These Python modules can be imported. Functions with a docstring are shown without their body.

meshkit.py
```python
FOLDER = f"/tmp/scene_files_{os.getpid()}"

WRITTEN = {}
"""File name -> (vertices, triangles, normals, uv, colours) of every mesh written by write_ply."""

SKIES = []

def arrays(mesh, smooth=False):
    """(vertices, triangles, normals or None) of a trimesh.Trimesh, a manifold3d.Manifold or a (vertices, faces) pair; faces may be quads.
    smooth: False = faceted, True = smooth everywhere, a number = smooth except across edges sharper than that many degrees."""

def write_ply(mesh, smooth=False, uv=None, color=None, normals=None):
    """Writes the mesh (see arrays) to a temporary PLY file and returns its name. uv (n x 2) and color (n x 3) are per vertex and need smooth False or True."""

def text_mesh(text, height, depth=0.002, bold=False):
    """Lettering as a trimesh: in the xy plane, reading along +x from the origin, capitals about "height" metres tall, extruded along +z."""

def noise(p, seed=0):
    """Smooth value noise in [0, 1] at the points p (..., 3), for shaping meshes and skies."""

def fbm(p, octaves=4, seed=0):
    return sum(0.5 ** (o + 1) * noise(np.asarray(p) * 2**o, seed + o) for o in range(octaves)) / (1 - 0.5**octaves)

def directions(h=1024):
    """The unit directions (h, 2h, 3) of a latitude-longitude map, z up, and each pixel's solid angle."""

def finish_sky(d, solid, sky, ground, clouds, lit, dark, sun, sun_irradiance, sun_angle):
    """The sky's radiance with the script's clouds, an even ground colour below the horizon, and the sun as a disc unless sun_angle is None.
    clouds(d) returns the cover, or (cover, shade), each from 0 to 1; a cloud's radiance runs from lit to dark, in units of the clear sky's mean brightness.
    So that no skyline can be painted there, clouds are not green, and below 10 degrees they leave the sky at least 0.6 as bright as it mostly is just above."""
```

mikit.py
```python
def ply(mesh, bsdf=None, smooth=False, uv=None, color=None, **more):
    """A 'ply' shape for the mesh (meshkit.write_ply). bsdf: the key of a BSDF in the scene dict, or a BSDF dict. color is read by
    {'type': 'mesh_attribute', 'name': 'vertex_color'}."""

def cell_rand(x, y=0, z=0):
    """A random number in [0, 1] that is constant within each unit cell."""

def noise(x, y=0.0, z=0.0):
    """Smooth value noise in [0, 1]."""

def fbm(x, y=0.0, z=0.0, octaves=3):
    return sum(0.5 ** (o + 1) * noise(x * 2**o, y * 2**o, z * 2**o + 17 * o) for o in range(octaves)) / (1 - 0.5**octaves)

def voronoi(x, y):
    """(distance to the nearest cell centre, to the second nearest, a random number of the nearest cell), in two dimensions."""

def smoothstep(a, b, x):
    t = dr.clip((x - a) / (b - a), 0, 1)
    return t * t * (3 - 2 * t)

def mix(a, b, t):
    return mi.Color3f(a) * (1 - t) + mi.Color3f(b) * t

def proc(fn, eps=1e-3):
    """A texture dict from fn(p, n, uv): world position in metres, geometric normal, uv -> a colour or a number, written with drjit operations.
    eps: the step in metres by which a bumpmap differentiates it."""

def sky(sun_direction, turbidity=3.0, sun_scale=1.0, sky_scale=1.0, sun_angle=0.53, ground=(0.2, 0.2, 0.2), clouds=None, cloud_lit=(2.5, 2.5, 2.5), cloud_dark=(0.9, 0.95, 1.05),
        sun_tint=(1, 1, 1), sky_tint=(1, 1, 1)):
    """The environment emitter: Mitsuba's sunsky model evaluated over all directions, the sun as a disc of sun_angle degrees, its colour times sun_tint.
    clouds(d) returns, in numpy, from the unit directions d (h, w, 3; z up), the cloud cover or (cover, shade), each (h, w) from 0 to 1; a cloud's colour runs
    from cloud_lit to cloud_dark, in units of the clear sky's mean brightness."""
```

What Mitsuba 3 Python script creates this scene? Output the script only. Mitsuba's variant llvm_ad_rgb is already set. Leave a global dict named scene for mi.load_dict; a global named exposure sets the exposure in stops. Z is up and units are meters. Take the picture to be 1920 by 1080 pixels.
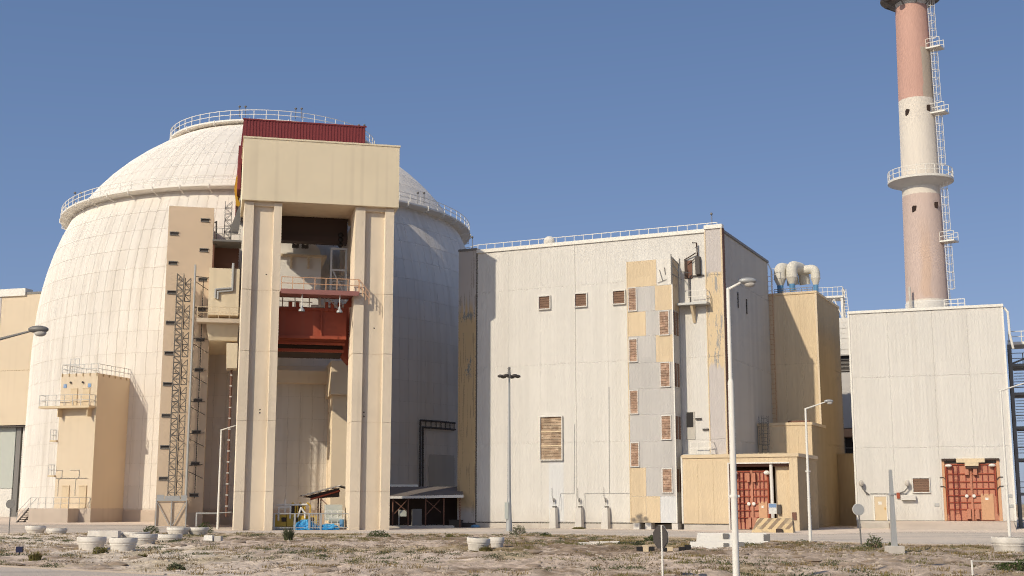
import math, random
import numpy as np, trimesh, drjit as dr, mitsuba as mi, mikit, meshkit
from mikit import noise, fbm, smoothstep, cell_rand, mix
T = mi.ScalarTransform4f
rng = np.random.default_rng(7)
scene, labels = {}, {}

# ---------------------------------------------------------------- camera, sky, exposure
PITCH = math.radians(9.594)
EYE = [0.0, 0.0, 2.45]
scene['camera'] = {'type': 'perspective', 'fov': 43.66, 'fov_axis': 'x', 'near_clip': 0.5, 'far_clip': 9000.0,
                   'to_world': T().look_at(origin=EYE, target=[0, math.cos(PITCH), EYE[2] + math.sin(PITCH)], up=[0, 0, 1])}
SUN = (-0.531, -0.667, 0.522)
scene['sky'] = mikit.sky(SUN, turbidity=5.0, sun_scale=0.93, sky_scale=1.0, sun_tint=(1.0, 1.13, 1.31), sky_tint=(0.85, 0.925, 1.16), ground=(0.26, 0.22, 0.18))
exposure = 1.5

# ---------------------------------------------------------------- materials
def lin(r, g, b):                                   # a paint chip given as an sRGB triple -> linear base colour
    return [((c / 255 + 0.055) / 1.055) ** 2.4 if c > 10 else c / 255 / 12.92 for c in (r, g, b)]
def C(c): return mi.Color3f(*c)
def plain(name, rgb, rough=0.7, metal=0.0, spec=0.3):
    scene[name] = {'type': 'twosided', 'b': {'type': 'principled', 'base_color': {'type': 'rgb', 'value': list(rgb)}, 'roughness': rough, 'metallic': metal, 'specular': spec}}
def proc(name, fn, rough=0.75, spec=0.25):
    scene[name] = {'type': 'twosided', 'b': {'type': 'principled', 'base_color': mikit.proc(fn), 'roughness': rough, 'specular': spec}}
def weathered(name, rgb, amp=0.10, sc=0.3, streak=0.10, rough=0.75, dirt=(0.25, 0.2, 0.15)):
    def fn(p, n, uv):
        a = fbm(p.x * sc, p.y * sc, p.z * sc * 0.8, 3)
        b = noise(p.x * 2.1 + 11, p.y * 2.1, p.z * 0.09)
        low = smoothstep(2.2, 0.0, p.z + 1.2 * (noise(p.x * 0.7, p.y * 0.7, 3.0) - 0.5)) * 0.12
        c = C(rgb) * (1 + amp * 2 * (a - 0.5))
        return mix(c, dirt, streak * smoothstep(0.55, 0.95, b) + low)
    proc(name, fn, rough)

def clad_mat(name, rgb, amp=0.05, streak=0.10, tone=0.035):
    def fn(p, n, uv):
        c = p.x * 0.483 - p.y * 1.329                      # runs along both the fronts and the ends of the halls
        a = fbm(p.x * 0.22, p.y * 0.22, p.z * 0.2, 3)
        sheet = cell_rand(c / 1.02 + 400, dr.floor((p.z - 0.66) / 8.06), 3.0)
        fine = noise(c * 2.9, p.z * 0.06, 9.0)
        run = noise(c * 1.3 + 7, p.z * 0.05, 2.0)
        k = C(rgb) * (1 + amp * 2 * (a - 0.5) + tone * 2 * (sheet - 0.5) + 0.04 * (fine - 0.5))
        low = smoothstep(2.4, 0.3, p.z + 1.5 * (noise(c * 0.8, 0.0, 3.0) - 0.5)) * 0.16
        return mix(k, (0.33, 0.27, 0.21), streak * smoothstep(0.62, 0.95, run) + low)
    proc(name, fn)
DX, DY = -32.71, 169.88                              # axis of the reactor building
def dome_fn(p, n, uv):
    th = dr.atan2(p.y - DY, p.x - DX) * (138 / (2 * math.pi))
    row = (p.z - 1.95) / 2.45
    tone = cell_rand(th + 500, row, 2.0)
    a = fbm(p.x * 0.16, p.y * 0.16, p.z * 0.12, 3)
    b = noise(th * 2.3, p.z * 0.11, 5.0)
    c = C((0.675, 0.63, 0.572)) * (1 + 0.07 * (tone - 0.5) + 0.16 * (a - 0.5))
    return mix(c, (0.36, 0.29, 0.21), 0.16 * smoothstep(0.6, 0.95, b))
proc('m_dome', dome_fn)
plain('m_joint', (0.56, 0.51, 0.45), 0.9)
weathered('m_plinth', (0.50, 0.42, 0.35), 0.12, 0.5, 0.1)
weathered('m_portal', (0.665, 0.565, 0.44), 0.10, 0.4, 0.2)
weathered('m_box', (0.70, 0.60, 0.435), 0.07, 0.35, 0.12)
weathered('m_stair', (0.60, 0.47, 0.345), 0.06, 0.3, 0.10)
weathered('m_peach', (0.65, 0.54, 0.40), 0.05, 0.2, 0.05)
weathered('m_white', (0.68, 0.65, 0.60), 0.06, 0.4, 0.08)
weathered('m_concrete', (0.53, 0.49, 0.44), 0.16, 0.9, 0.15)
weathered('m_apron', (0.45, 0.38, 0.32), 0.14, 0.25, 0.0, 0.9)
weathered('m_reddoor', (0.46, 0.195, 0.125), 0.14, 0.7, 0.1, 0.6)
weathered('m_redsteel', (0.33, 0.075, 0.04), 0.14, 0.8, 0.1, 0.6)
weathered('m_brownslat', (0.19, 0.115, 0.08), 0.25, 1.5, 0.0)
def boards_fn(p, n, uv):
    c = p.x * 0.906 - p.y * 0.423
    return mix((0.44, 0.31, 0.23), (0.26, 0.15, 0.10), noise(c * 6.0, p.z * 7.0, 2.0)) * (0.75 + 0.5 * cell_rand(c * 1.1, p.z * 3.0, 4.0))
proc('m_boards', boards_fn)
def bigboards_fn(p, n, uv):
    c = p.x * 0.906 - p.y * 0.423
    return mix((0.46, 0.36, 0.26), (0.27, 0.18, 0.12), noise(c * 3.0, p.z * 5.0, 5.0)) * (0.75 + 0.5 * cell_rand(c * 1.3, p.z * 2.2, 6.0))
proc('m_bigboards', bigboards_fn)
plain('m_maroon', (0.18, 0.034, 0.038), 0.55)
plain('m_bluish', (0.60, 0.60, 0.60), 0.7)
plain('m_whitepaint', (0.74, 0.71, 0.65), 0.5)
plain('m_galv', (0.42, 0.42, 0.41), 0.45, 0.3)
plain('m_greysteel', (0.20, 0.19, 0.18), 0.5, 0.2)
plain('m_mast', (0.14, 0.125, 0.11), 0.6)
plain('m_darksteel', (0.075, 0.065, 0.06), 0.6)
plain('m_black', (0.02, 0.018, 0.018), 0.6)
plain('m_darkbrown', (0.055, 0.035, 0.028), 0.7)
plain('m_door', (0.54, 0.31, 0.18), 0.6)
plain('m_pipe_red', (0.20, 0.035, 0.03), 0.5)
plain('m_tan', (0.62, 0.50, 0.34), 0.6)
plain('m_craneyellow', (0.55, 0.30, 0.03), 0.5)
plain('m_machineyellow', (0.58, 0.38, 0.06), 0.5)
plain('m_bluepaint', (0.10, 0.24, 0.42), 0.5)
plain('m_navy', (0.012, 0.014, 0.05), 0.5)
plain('m_signblue', (0.22, 0.33, 0.52), 0.5)
plain('m_greygreen', (0.45, 0.47, 0.43), 0.6)
plain('m_roofsheet', (0.15, 0.13, 0.12), 0.7)
plain('m_deckred', (0.29, 0.125, 0.11), 0.6)
plain('m_rustpole', (0.17, 0.085, 0.06), 0.7)
plain('m_clod', (0.27, 0.21, 0.16), 0.95)
plain('m_stoneA', (0.44, 0.37, 0.30), 0.9)
plain('m_stoneB', (0.36, 0.29, 0.22), 0.9)
def tarp_fn(p, n, uv):
    return mix((0.035, 0.24, 0.52), (0.08, 0.42, 0.72), noise(p.x * 5, p.y * 5, p.z * 5))
proc('m_tarp', tarp_fn, 0.4, 0.5)
def leafmat(name, rgb):
    scene[name] = {'type': 'principledthin', 'base_color': {'type': 'rgb', 'value': rgb}, 'roughness': 0.7, 'diff_trans': 0.5}
leafmat('m_leaf', [0.075, 0.10, 0.04]); leafmat('m_leafgrey', [0.13, 0.14, 0.08]); leafmat('m_dry', [0.30, 0.22, 0.10]); leafmat('m_olive', [0.19, 0.17, 0.065]); leafmat('m_weed', [0.20, 0.145, 0.085])
def peel_fn(p, n, uv):
    c = p.x * 0.906 - p.y * 0.423
    f = noise(c * 4.0, p.z * 0.5, 1.0) * 0.4 + noise(c * 13, p.z * 1.6, 7.0) * 0.35 + noise(c * 31, p.z * 6, 3.0) * 0.25
    zone = smoothstep(15.8, 16.4, p.z + 0.6 * noise(c * 6, 2.0, 3.0)) * smoothstep(25.3, 25.0, p.z)
    return mix((0.50, 0.46, 0.44), mix((0.62, 0.49, 0.32), (0.33, 0.31, 0.29), smoothstep(0.57, 0.60, f)), zone)
proc('m_peel', peel_fn)
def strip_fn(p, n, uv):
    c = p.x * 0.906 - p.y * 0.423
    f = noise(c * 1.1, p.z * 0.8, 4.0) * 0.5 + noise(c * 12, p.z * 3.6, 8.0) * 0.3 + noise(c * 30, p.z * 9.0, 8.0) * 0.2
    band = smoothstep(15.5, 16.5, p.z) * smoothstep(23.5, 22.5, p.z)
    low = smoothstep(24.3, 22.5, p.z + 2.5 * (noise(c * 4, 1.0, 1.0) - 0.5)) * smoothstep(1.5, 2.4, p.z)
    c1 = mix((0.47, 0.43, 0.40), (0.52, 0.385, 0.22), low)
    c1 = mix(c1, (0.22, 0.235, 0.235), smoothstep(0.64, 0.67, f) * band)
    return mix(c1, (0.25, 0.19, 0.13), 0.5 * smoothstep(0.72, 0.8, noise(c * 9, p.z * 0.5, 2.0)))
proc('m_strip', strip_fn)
SX, SY = 54.25, 165.0
def stack_fn(p, n, uv):
    a = fbm(p.x * 0.6, p.y * 0.6, p.z * 0.12, 3)
    e = 0.06 * (noise(p.x * 3, p.y * 3, 1.0) - 0.5)
    z = p.z + e
    white, pink, red = (0.67, 0.61, 0.535), (0.545, 0.425, 0.375), (0.53, 0.32, 0.262)
    c = mix(white, pink, smoothstep(28.5, 28.6, z) * smoothstep(42.65, 42.55, z))
    c = mix(c, (0.53, 0.36, 0.25), 0.5 * smoothstep(41, 34, p.z) * smoothstep(28.5, 29, z) * smoothstep(0.9, 0.3, dr.abs(p.x - SX + 0.7 + 0.5 * (noise(p.z * 0.6, 3.0, 2.0) - 0.5))))
    c = mix(c, red, smoothstep(55.7, 55.8, z) * smoothstep(68.95, 68.85, z))
    patch = smoothstep(0.42, 0.44, p.x - SX + 0.25 * noise(p.z * 1.3, 2.0, 8.0)) * smoothstep(55.7, 55.8, z) * smoothstep(62.75, 62.65, z)
    c = mix(c, (0.43, 0.36, 0.29), patch)
    return c * (1 + 0.14 * (a - 0.5))
proc('m_stack', stack_fn)
def stripe_fn(p, n, uv):
    t = p.x * 0.906 - p.y * 0.423 - p.z * 0.9
    w = smoothstep(0.48, 0.52, t * 1.35 - dr.floor(t * 1.35)) * smoothstep(0.28, 0.34, p.z)
    return mix(mix((0.60, 0.46, 0.27), (0.26, 0.19, 0.13), w), (0.35, 0.28, 0.2), 0.55 * smoothstep(0.5, 0.62, fbm(p.x * 2.2, p.y * 2.2, p.z * 2.2, 3)))
proc('m_stripe', stripe_fn)

def ground_fn(p, n, uv):
    a = fbm(p.x * 0.13, p.y * 0.10, 0.0, 4)
    b = fbm(p.x * 0.6 + 40, p.y * 0.33, 1.0, 3)
    g = noise(p.x * 6.0, p.y * 2.6, 2.0)
    q = noise(p.x * 19.0, p.y * 9.0, 4.0)
    sand, pale, brown = C((0.40, 0.32, 0.255)), C((0.50, 0.415, 0.34)), C((0.20, 0.148, 0.105))
    right = smoothstep(4, 22, p.x)
    t = smoothstep(0.40, 0.60, a + 0.13 * right + 0.55 * (b - 0.5) + 0.25 * (noise(p.x * 1.5, p.y * 1.1, 8.0) - 0.5))
    c = sand * (1 - 0.30 * right) * (1 - t) + brown * t
    c = mix(c, pale, 0.6 * smoothstep(0.55, 0.75, b) * (1 - 0.85 * right))
    # pale gravel track running in from the left
    dtr = dr.abs((p.x + 43.0) * 0.874 + (p.y - 110.0) * 0.486)
    c = mix(c, (0.56, 0.48, 0.39), 0.85 * smoothstep(5.5, 3.0, dtr + 5 * (b - 0.5)) * smoothstep(-6, -16, p.x))
    c = mix(c, (0.25, 0.195, 0.09), 0.45 * smoothstep(0.58, 0.68, fbm(p.x * 0.22 + 9, p.y * 0.14 + 3, 6.0, 3)))
    return c * (0.62 + 0.42 * g + 0.30 * q)
proc('m_ground', ground_fn, 0.95, 0.1)
def road_fn(p, n, uv):
    a = fbm(p.x * 0.22, p.y * 0.8, 0.0, 3)
    dust = smoothstep(0.45, 0.75, fbm(p.x * 0.1 + 5, p.y * 0.3, 2.0, 3))
    return mix(C((0.34, 0.30, 0.26)) * (0.8 + 0.4 * a), (0.42, 0.35, 0.29), 0.45 * dust)
proc('m_road', road_fn, 0.9, 0.15)

clad_mat('m_cream', (0.625, 0.60, 0.56), 0.04, 0.09, 0.022)
clad_mat('m_yellow', (0.43, 0.32, 0.19))
clad_mat('m_yellowpanel', (0.62, 0.495, 0.335))
clad_mat('m_greypanel', (0.48, 0.46, 0.44))
clad_mat('m_sidepanel', (0.48, 0.45, 0.40))
# ---------------------------------------------------------------- mesh helpers
class Fr:
    """A wall's own axes: s along it, o out of it (towards the viewer's side), z up. az: compass angle of s, clockwise from +y."""
    def __init__(self, x, y, az):
        a = math.radians(az); self.az = az
        self.u = np.array([math.sin(a), math.cos(a), 0]); self.n = np.array([math.cos(a), -math.sin(a), 0]); self.p = np.array([x, y, 0.0])
    def w(self, v):
        v = np.asarray(v, float).reshape(-1, 3)
        return self.p + v[:, :1] * self.u + v[:, 1:2] * self.n + v[:, 2:] * [0, 0, 1]
WORLD = Fr(0, 0, 90); WORLD.n = np.array([0, 1.0, 0])       # s = x, o = y
BOXF = np.array([[0, 1, 3], [0, 3, 2], [4, 6, 7], [4, 7, 5], [0, 4, 5], [0, 5, 1], [2, 3, 7], [2, 7, 6], [0, 2, 6], [0, 6, 4], [1, 5, 7], [1, 7, 3]])
class M:
    def __init__(self, f=WORLD): self.f, self.v, self.t, self.k = f, [], [], 0
    def add(self, v, t, local=True):
        v = self.f.w(v) if local else np.asarray(v, float)
        self.v.append(v); self.t.append(np.asarray(t, int) + self.k); self.k += len(v); return self
    def quads(self, v, q):
        q = np.asarray(q); return self.add(v, np.vstack([q[:, [0, 1, 2]], q[:, [0, 2, 3]]]))
    def box(self, s0, s1, o0, o1, z0, z1):
        return self.add([[a, b, c] for a in (s0, s1) for b in (o0, o1) for c in (z0, z1)], BOXF)
    def hexa(self, lo, hi):                          # four floor corners, four top corners (s,o,z)
        v = np.array(list(lo) + list(hi), float)
        return self.quads(v, [[3, 2, 1, 0], [4, 5, 6, 7], [0, 1, 5, 4], [1, 2, 6, 5], [2, 3, 7, 6], [3, 0, 4, 7]])
    def tube(self, a, b, r, r2=None, n=6):
        a, b = self.f.w([a, b]); r2 = r if r2 is None else r2
        d = (b - a) / np.linalg.norm(b - a); x = np.cross(d, [0, 0, 1] if abs(d[2]) < 0.9 else [1, 0, 0]); x /= np.linalg.norm(x); y = np.cross(d, x)
        g = np.arange(n) * 2 * math.pi / n + math.pi / n
        ring = np.cos(g)[:, None] * x + np.sin(g)[:, None] * y
        i = np.arange(n); j = (i + 1) % n
        t = np.vstack([np.stack([i, j, j + n], 1), np.stack([i, j + n, i + n], 1), [[0, k + 1, k] for k in range(1, n - 1)], [[n, n + k, n + k + 1] for k in range(1, n - 1)]])
        return self.add(np.vstack([a + ring * r, b + ring * r2]), t, False)
    def path(self, pts, r, n=6):
        for a, b in zip(pts[:-1], pts[1:]): self.tube(a, b, r, None, n)
        for p in pts[1:-1]: self.ball(p, r * 1.04, 1)
        return self
    def ball(self, c, r, sub=2, sc=(1, 1, 1)):
        b = trimesh.creation.icosphere(sub, 1.0)
        return self.add(np.asarray(c) + b.vertices * r * np.asarray(sc), b.faces)
    def mesh(self, tm, off=(0, 0, 0)): return self.add(np.asarray(tm.vertices) + off, tm.faces)
    def lathe(self, c, prof, n=24):                  # prof: (r, z) from the bottom up
        prof = np.array(prof, float); g = np.arange(n) * 2 * math.pi / n
        fine = [prof[:1]]
        for a, b in zip(prof[:-1], prof[1:]): k = max(1, int(np.hypot(*(b - a)) / 1.2)); fine.append(a + (b - a) * (np.arange(1, k + 1) / k)[:, None])
        prof = np.vstack(fine)
        v = np.stack([c[0] + prof[:, :1] * np.cos(g), c[1] + prof[:, :1] * np.sin(g), np.repeat(prof[:, 1:] + c[2], n, 1)], -1).reshape(-1, 3)
        q = [[k * n + i, k * n + (i + 1) % n, (k + 1) * n + (i + 1) % n, (k + 1) * n + i] for k in range(len(prof) - 1) for i in range(n)]
        return self.quads(v, q)
    def prism(self, poly, z0, z1):                   # poly in (s, o)
        from shapely.geometry import Polygon
        m = trimesh.creation.extrude_polygon(Polygon(poly), z1 - z0, engine='earcut'); return self.mesh(m, (0, 0, z0))
    def slab(self, poly, o0, o1):                    # poly in (s, z), thickness from o0 to o1
        from shapely.geometry import Polygon
        m = trimesh.creation.extrude_polygon(Polygon(poly), o1 - o0, engine='earcut'); v = np.asarray(m.vertices)
        return self.add(np.stack([v[:, 0], o0 + v[:, 2], v[:, 1]], 1), m.faces[:, ::-1])
    def corr(self, s0, s1, o, z0, z1, pitch=0.40, depth=0.011):
        """Profiled sheet: trapezoidal ribs standing proud of o."""
        n = max(1, round((s1 - s0) / pitch)); w = (s1 - s0) / n
        prof = []
        for k in range(n):
            a = s0 + k * w; prof += [(a, 0), (a + .48 * w, 0), (a + .55 * w, depth), (a + .93 * w, depth)]
        prof = np.array(prof + [(s1, 0)]); m = len(prof)
        k = max(1, int((z1 - z0) / 1.2)); v = np.vstack([np.stack([prof[:, 0], o + prof[:, 1], np.full(m, z)], 1) for z in np.linspace(z0, z1, k + 1)])
        return self.quads(v, [[j * m + i, j * m + i + 1, j * m + m + i + 1, j * m + m + i] for j in range(k) for i in range(m - 1)])
    def corr_o(self, s, o0, o1, z0, z1, pitch=0.40, depth=0.011, sign=1):
        """The same for an end wall at s, ribs standing towards sign."""
        g = M(); g.corr(o0, o1, 0, z0, z1, pitch, depth); v = np.vstack(g.v)
        return self.add(np.stack([s + sign * v[:, 1], v[:, 0], v[:, 2]], 1), np.vstack(g.t)[:, ::-sign])
    def rail(self, pts, h=1.1, gap=1.5, r=0.035, rails=(1.0, 0.5), kick=False):
        pts = np.array(pts, float)
        for a, b in zip(pts[:-1], pts[1:]):
            L = np.linalg.norm(b - a); n = max(1, round(L / gap))
            for k in range(n + 1):
                p = a + (b - a) * k / n; self.tube(p, p + [0, 0, h], r, None, 4)
            for q in rails: self.tube(a + [0, 0, h * q], b + [0, 0, h * q], r, None, 4)
            if kick: self.tube(a + [0, 0, .08], b + [0, 0, .08], r * 1.6, None, 4)
        return self
    def ladder(self, a, b, side, w=0.45, cage=None, r=0.03, step=0.35):
        a, b, side = (np.array(x, float) for x in (a, b, side))
        L = np.linalg.norm(b - a); self.tube(a - side * w / 2, b - side * w / 2, r, None, 4); self.tube(a + side * w / 2, b + side * w / 2, r, None, 4)
        for k in range(int(L / step)):
            p = a + (b - a) * (k + .5) * step / L; self.tube(p - side * w / 2, p + side * w / 2, r * .7, None, 4)
        if cage is not None:
            cage = np.array(cage, float)
            for k in range(int(L / 1.1)):
                p = a + (b - a) * (k * 1.1 + 1.5) / L
                if (k * 1.1 + 1.5) > L: break
                self.path([p - side * w * .7, p - side * w * .9 + cage * .45, p + cage * .8, p + side * w * .9 + cage * .45, p + side * w * .7], r * .8, 4)
            for q in (-.85, 0, .85):
                d = cage * (.8 if q == 0 else .45) + side * w * q
                self.tube(a + d + (b - a) * min(1, 1.5 / L), b + d, r * .8, None, 4)
        return self
    def tm(self): return trimesh.Trimesh(np.vstack(self.v), np.vstack(self.t), process=False)

def key_for(name):
    if name not in used: used.add(name); return name
    k = 1
    while f'{name}_{k:03d}' in used: k += 1
    used.add(f'{name}_{k:03d}'); return f'{name}_{k:03d}'
used = set()
def put(name, m, mat, parent=None, smooth=False, label=None, kind=None):
    key = key_for((parent + '__' if parent else '') + name)
    scene[key] = mikit.ply(m.tm() if isinstance(m, M) else m, mat, smooth=smooth)
    d = {}
    if label: d['label'] = label
    if kind: d['kind'] = kind
    if d: labels[key] = d
    return key
def thing(name, label, cat, group=None):
    key = key_for(name); labels[key] = {'label': label, 'category': cat}
    if group: labels[key]['group'] = group
    return key
def single(name, label, cat, m, mat, smooth=False, group=None):
    key = put(name, m, mat, None, smooth); labels[key] = {'label': label, 'category': cat}
    if group: labels[key]['group'] = group
    return key
def copy_of(key, name, parent, tf):
    k = key_for((parent + '__' if parent else '') + name); scene[k] = {**scene[key], 'to_world': tf}; return k
def each(name, f, boxes, mat, parent):
    for b in boxes: put(name, M(f).box(*b), mat, parent)
def slats(f, parent, s0, s1, z0, z1, o, mat='m_brownslat', frame='m_cream', n=6, proud=0.14, holder='window', tilt=0.05, fw=0.1, vertical=0):
    """A framed louvre: recessed dark panel, frame of four pieces, slats each its own piece."""
    w = put(holder, M(f).box(s0, s1, o - .02, o + .012, z0, z1), 'm_darkbrown', parent)
    fr = M(f).box(s0 - fw, s1 + fw, o, o + proud, z1, z1 + fw).box(s0 - fw, s1 + fw, o, o + proud + .05, z0 - fw, z0).box(s0 - fw, s0, o, o + proud, z0, z1).box(s1, s1 + fw, o, o + proud, z0, z1)
    put('frame', fr, frame, w)
    h = (z1 - z0) / n
    for k in range(n):
        a = z0 + k * h
        put('slat', M(f).hexa([(s0, o + .015, a + .01), (s1, o + .015, a + .01), (s1, o + .03 + tilt, a + .01), (s0, o + .03 + tilt, a + .01)], [(s0, o + .015, a + h * .93), (s1, o + .015, a + h * .93), (s1, o + .03, a + h * .93), (s0, o + .03, a + h * .93)]), mat, w)
    return w

# ---------------------------------------------------------------- ground and roads
def ss(a, b, x): t = np.clip((x - a) / (b - a), 0, 1); return t * t * (3 - 2 * t)
NEAR = np.array([(-400, 112), (-60, 111), (-30, 110), (-12, 109), (5, 104.5), (12, 97), (16, 89.5), (24, 79.5), (30, 77.5), (60, 76), (400, 74)], float)
FARE = np.array([(-400, 132), (-60, 129.5), (-36, 127.2), (-28, 119.0), (-12, 119.0), (-9.0, 126), (-3, 134), (6, 129.5), (14, 122.0), (19, 107.0), (24, 104.5), (34, 113.0), (60, 108), (400, 100)], float)
def rise(x, y): return 0.52 * ss(111, 136, y) * ss(-26, -38, x)
def hgt(x, y):
    near = np.interp(x, NEAR[:, 0], NEAR[:, 1])
    inside = ss(0.3, 3.0, near - y) * ss(26, 30, y)                        # the waste ground between the two roads
    edge = ss(0.5, 3.0, y - (44.2 - 0.75 * (x + 10.5)))                     # flat where the near road runs
    p = np.stack([x, y, 0 * x], -1)
    h = 0.34 * (meshkit.fbm(p * [.16, .20, 1], 4, 3) - .5) + 0.34 * (meshkit.fbm(p * [.7, .7, 1], 3, 5) - .5) + 0.14 * (meshkit.noise(p * [2.6, 2.2, 1], 9) - .5)
    return rise(x, y) + inside * edge * (h - 0.02)
gx = np.concatenate([-np.geomspace(4000, 60, 26), np.arange(-52, 46, .3), np.geomspace(50, 4000, 26)])
gy = np.concatenate([-np.geomspace(900, 8, 12), np.arange(2, 36, 3.0), np.arange(36, 113, .26), np.arange(113, 142, 1.0), np.geomspace(143, 6000, 34)])
X, Y = np.meshgrid(gx, gy); V = np.stack([X, Y, hgt(X, Y)], -1).reshape(-1, 3)
nx, ny = len(gx), len(gy)
I = (np.arange(ny - 1)[:, None] * nx + np.arange(nx - 1)).ravel()
put('ground', trimesh.Trimesh(V, np.vstack([np.stack([I, I + 1, I + nx + 1], 1), np.stack([I, I + nx + 1, I + nx], 1)]), process=False), 'm_ground', smooth=True, kind='structure')
def strip(name, xs, y0, y1, dz, mat, n=14):
    t = np.linspace(0, 1, n)[:, None]
    X = np.repeat(xs[None], n, 0); Y = y0 + (y1 - y0) * t
    v = np.stack([X, Y, rise(X, Y) + dz], -1).reshape(-1, 3); m = len(xs)
    I = (np.arange(n - 1)[:, None] * m + np.arange(m - 1)).ravel()
    put(name, trimesh.Trimesh(v, np.vstack([np.stack([I, I + 1, I + m + 1], 1), np.stack([I, I + m + 1, I + m], 1)]), process=False), mat, kind='structure')
xs = np.unique(np.concatenate([np.linspace(-400, -60, 18), np.arange(-60, 61, 1.0), np.linspace(60, 400, 18)]))
near, far = np.interp(xs, NEAR[:, 0], NEAR[:, 1]), np.interp(xs, FARE[:, 0], FARE[:, 1])
strip('road', xs, near, far, 0.024, 'm_road', 20)
strip('pavement', xs, near * 0 + far + 0.15, far * 0 + 240, 0.03, 'm_apron', 40)
g = M()
for i in range(len(xs) - 1):
    if -70 < xs[i] < 70:
        for y, w, z in ((near, .26, .07), ):
            a, b = (xs[i], y[i]), (xs[i + 1], y[i + 1])
            za, zb = rise(np.array(a[0]), np.array(a[1])), rise(np.array(b[0]), np.array(b[1]))
            g.hexa([(a[0], a[1] - w, -.1), (b[0], b[1] - w, -.1), (b[0], b[1], -.1), (a[0], a[1], -.1)], [(a[0], a[1] - w, za + z), (b[0], b[1] - w, zb + z), (b[0], b[1], zb + z), (a[0], a[1], za + z)])
put('kerb', g, 'm_apron', kind='structure')
# the road in the near left corner, with its pale edge
def line_y(x): return 44.2 - 0.75 * (x + 10.5)
v = [(-60, line_y(-60), .02), (14, line_y(14), .02), (14, -40, .02), (-60, -40, .02)]
put('near_road', M().add(v, [[0, 2, 1], [0, 3, 2]]), 'm_road', kind='structure')
g = M(); 
g.hexa([(-60, line_y(-60), 0), (14, line_y(14), 0), (14, line_y(14) + .3, 0), (-60, line_y(-60) + .3, 0)], [(-60, line_y(-60), .07), (14, line_y(14), .07), (14, line_y(14) + .3, .06), (-60, line_y(-60) + .3, .06)])
put('near_kerb', g, 'm_apron', kind='structure')

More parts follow.
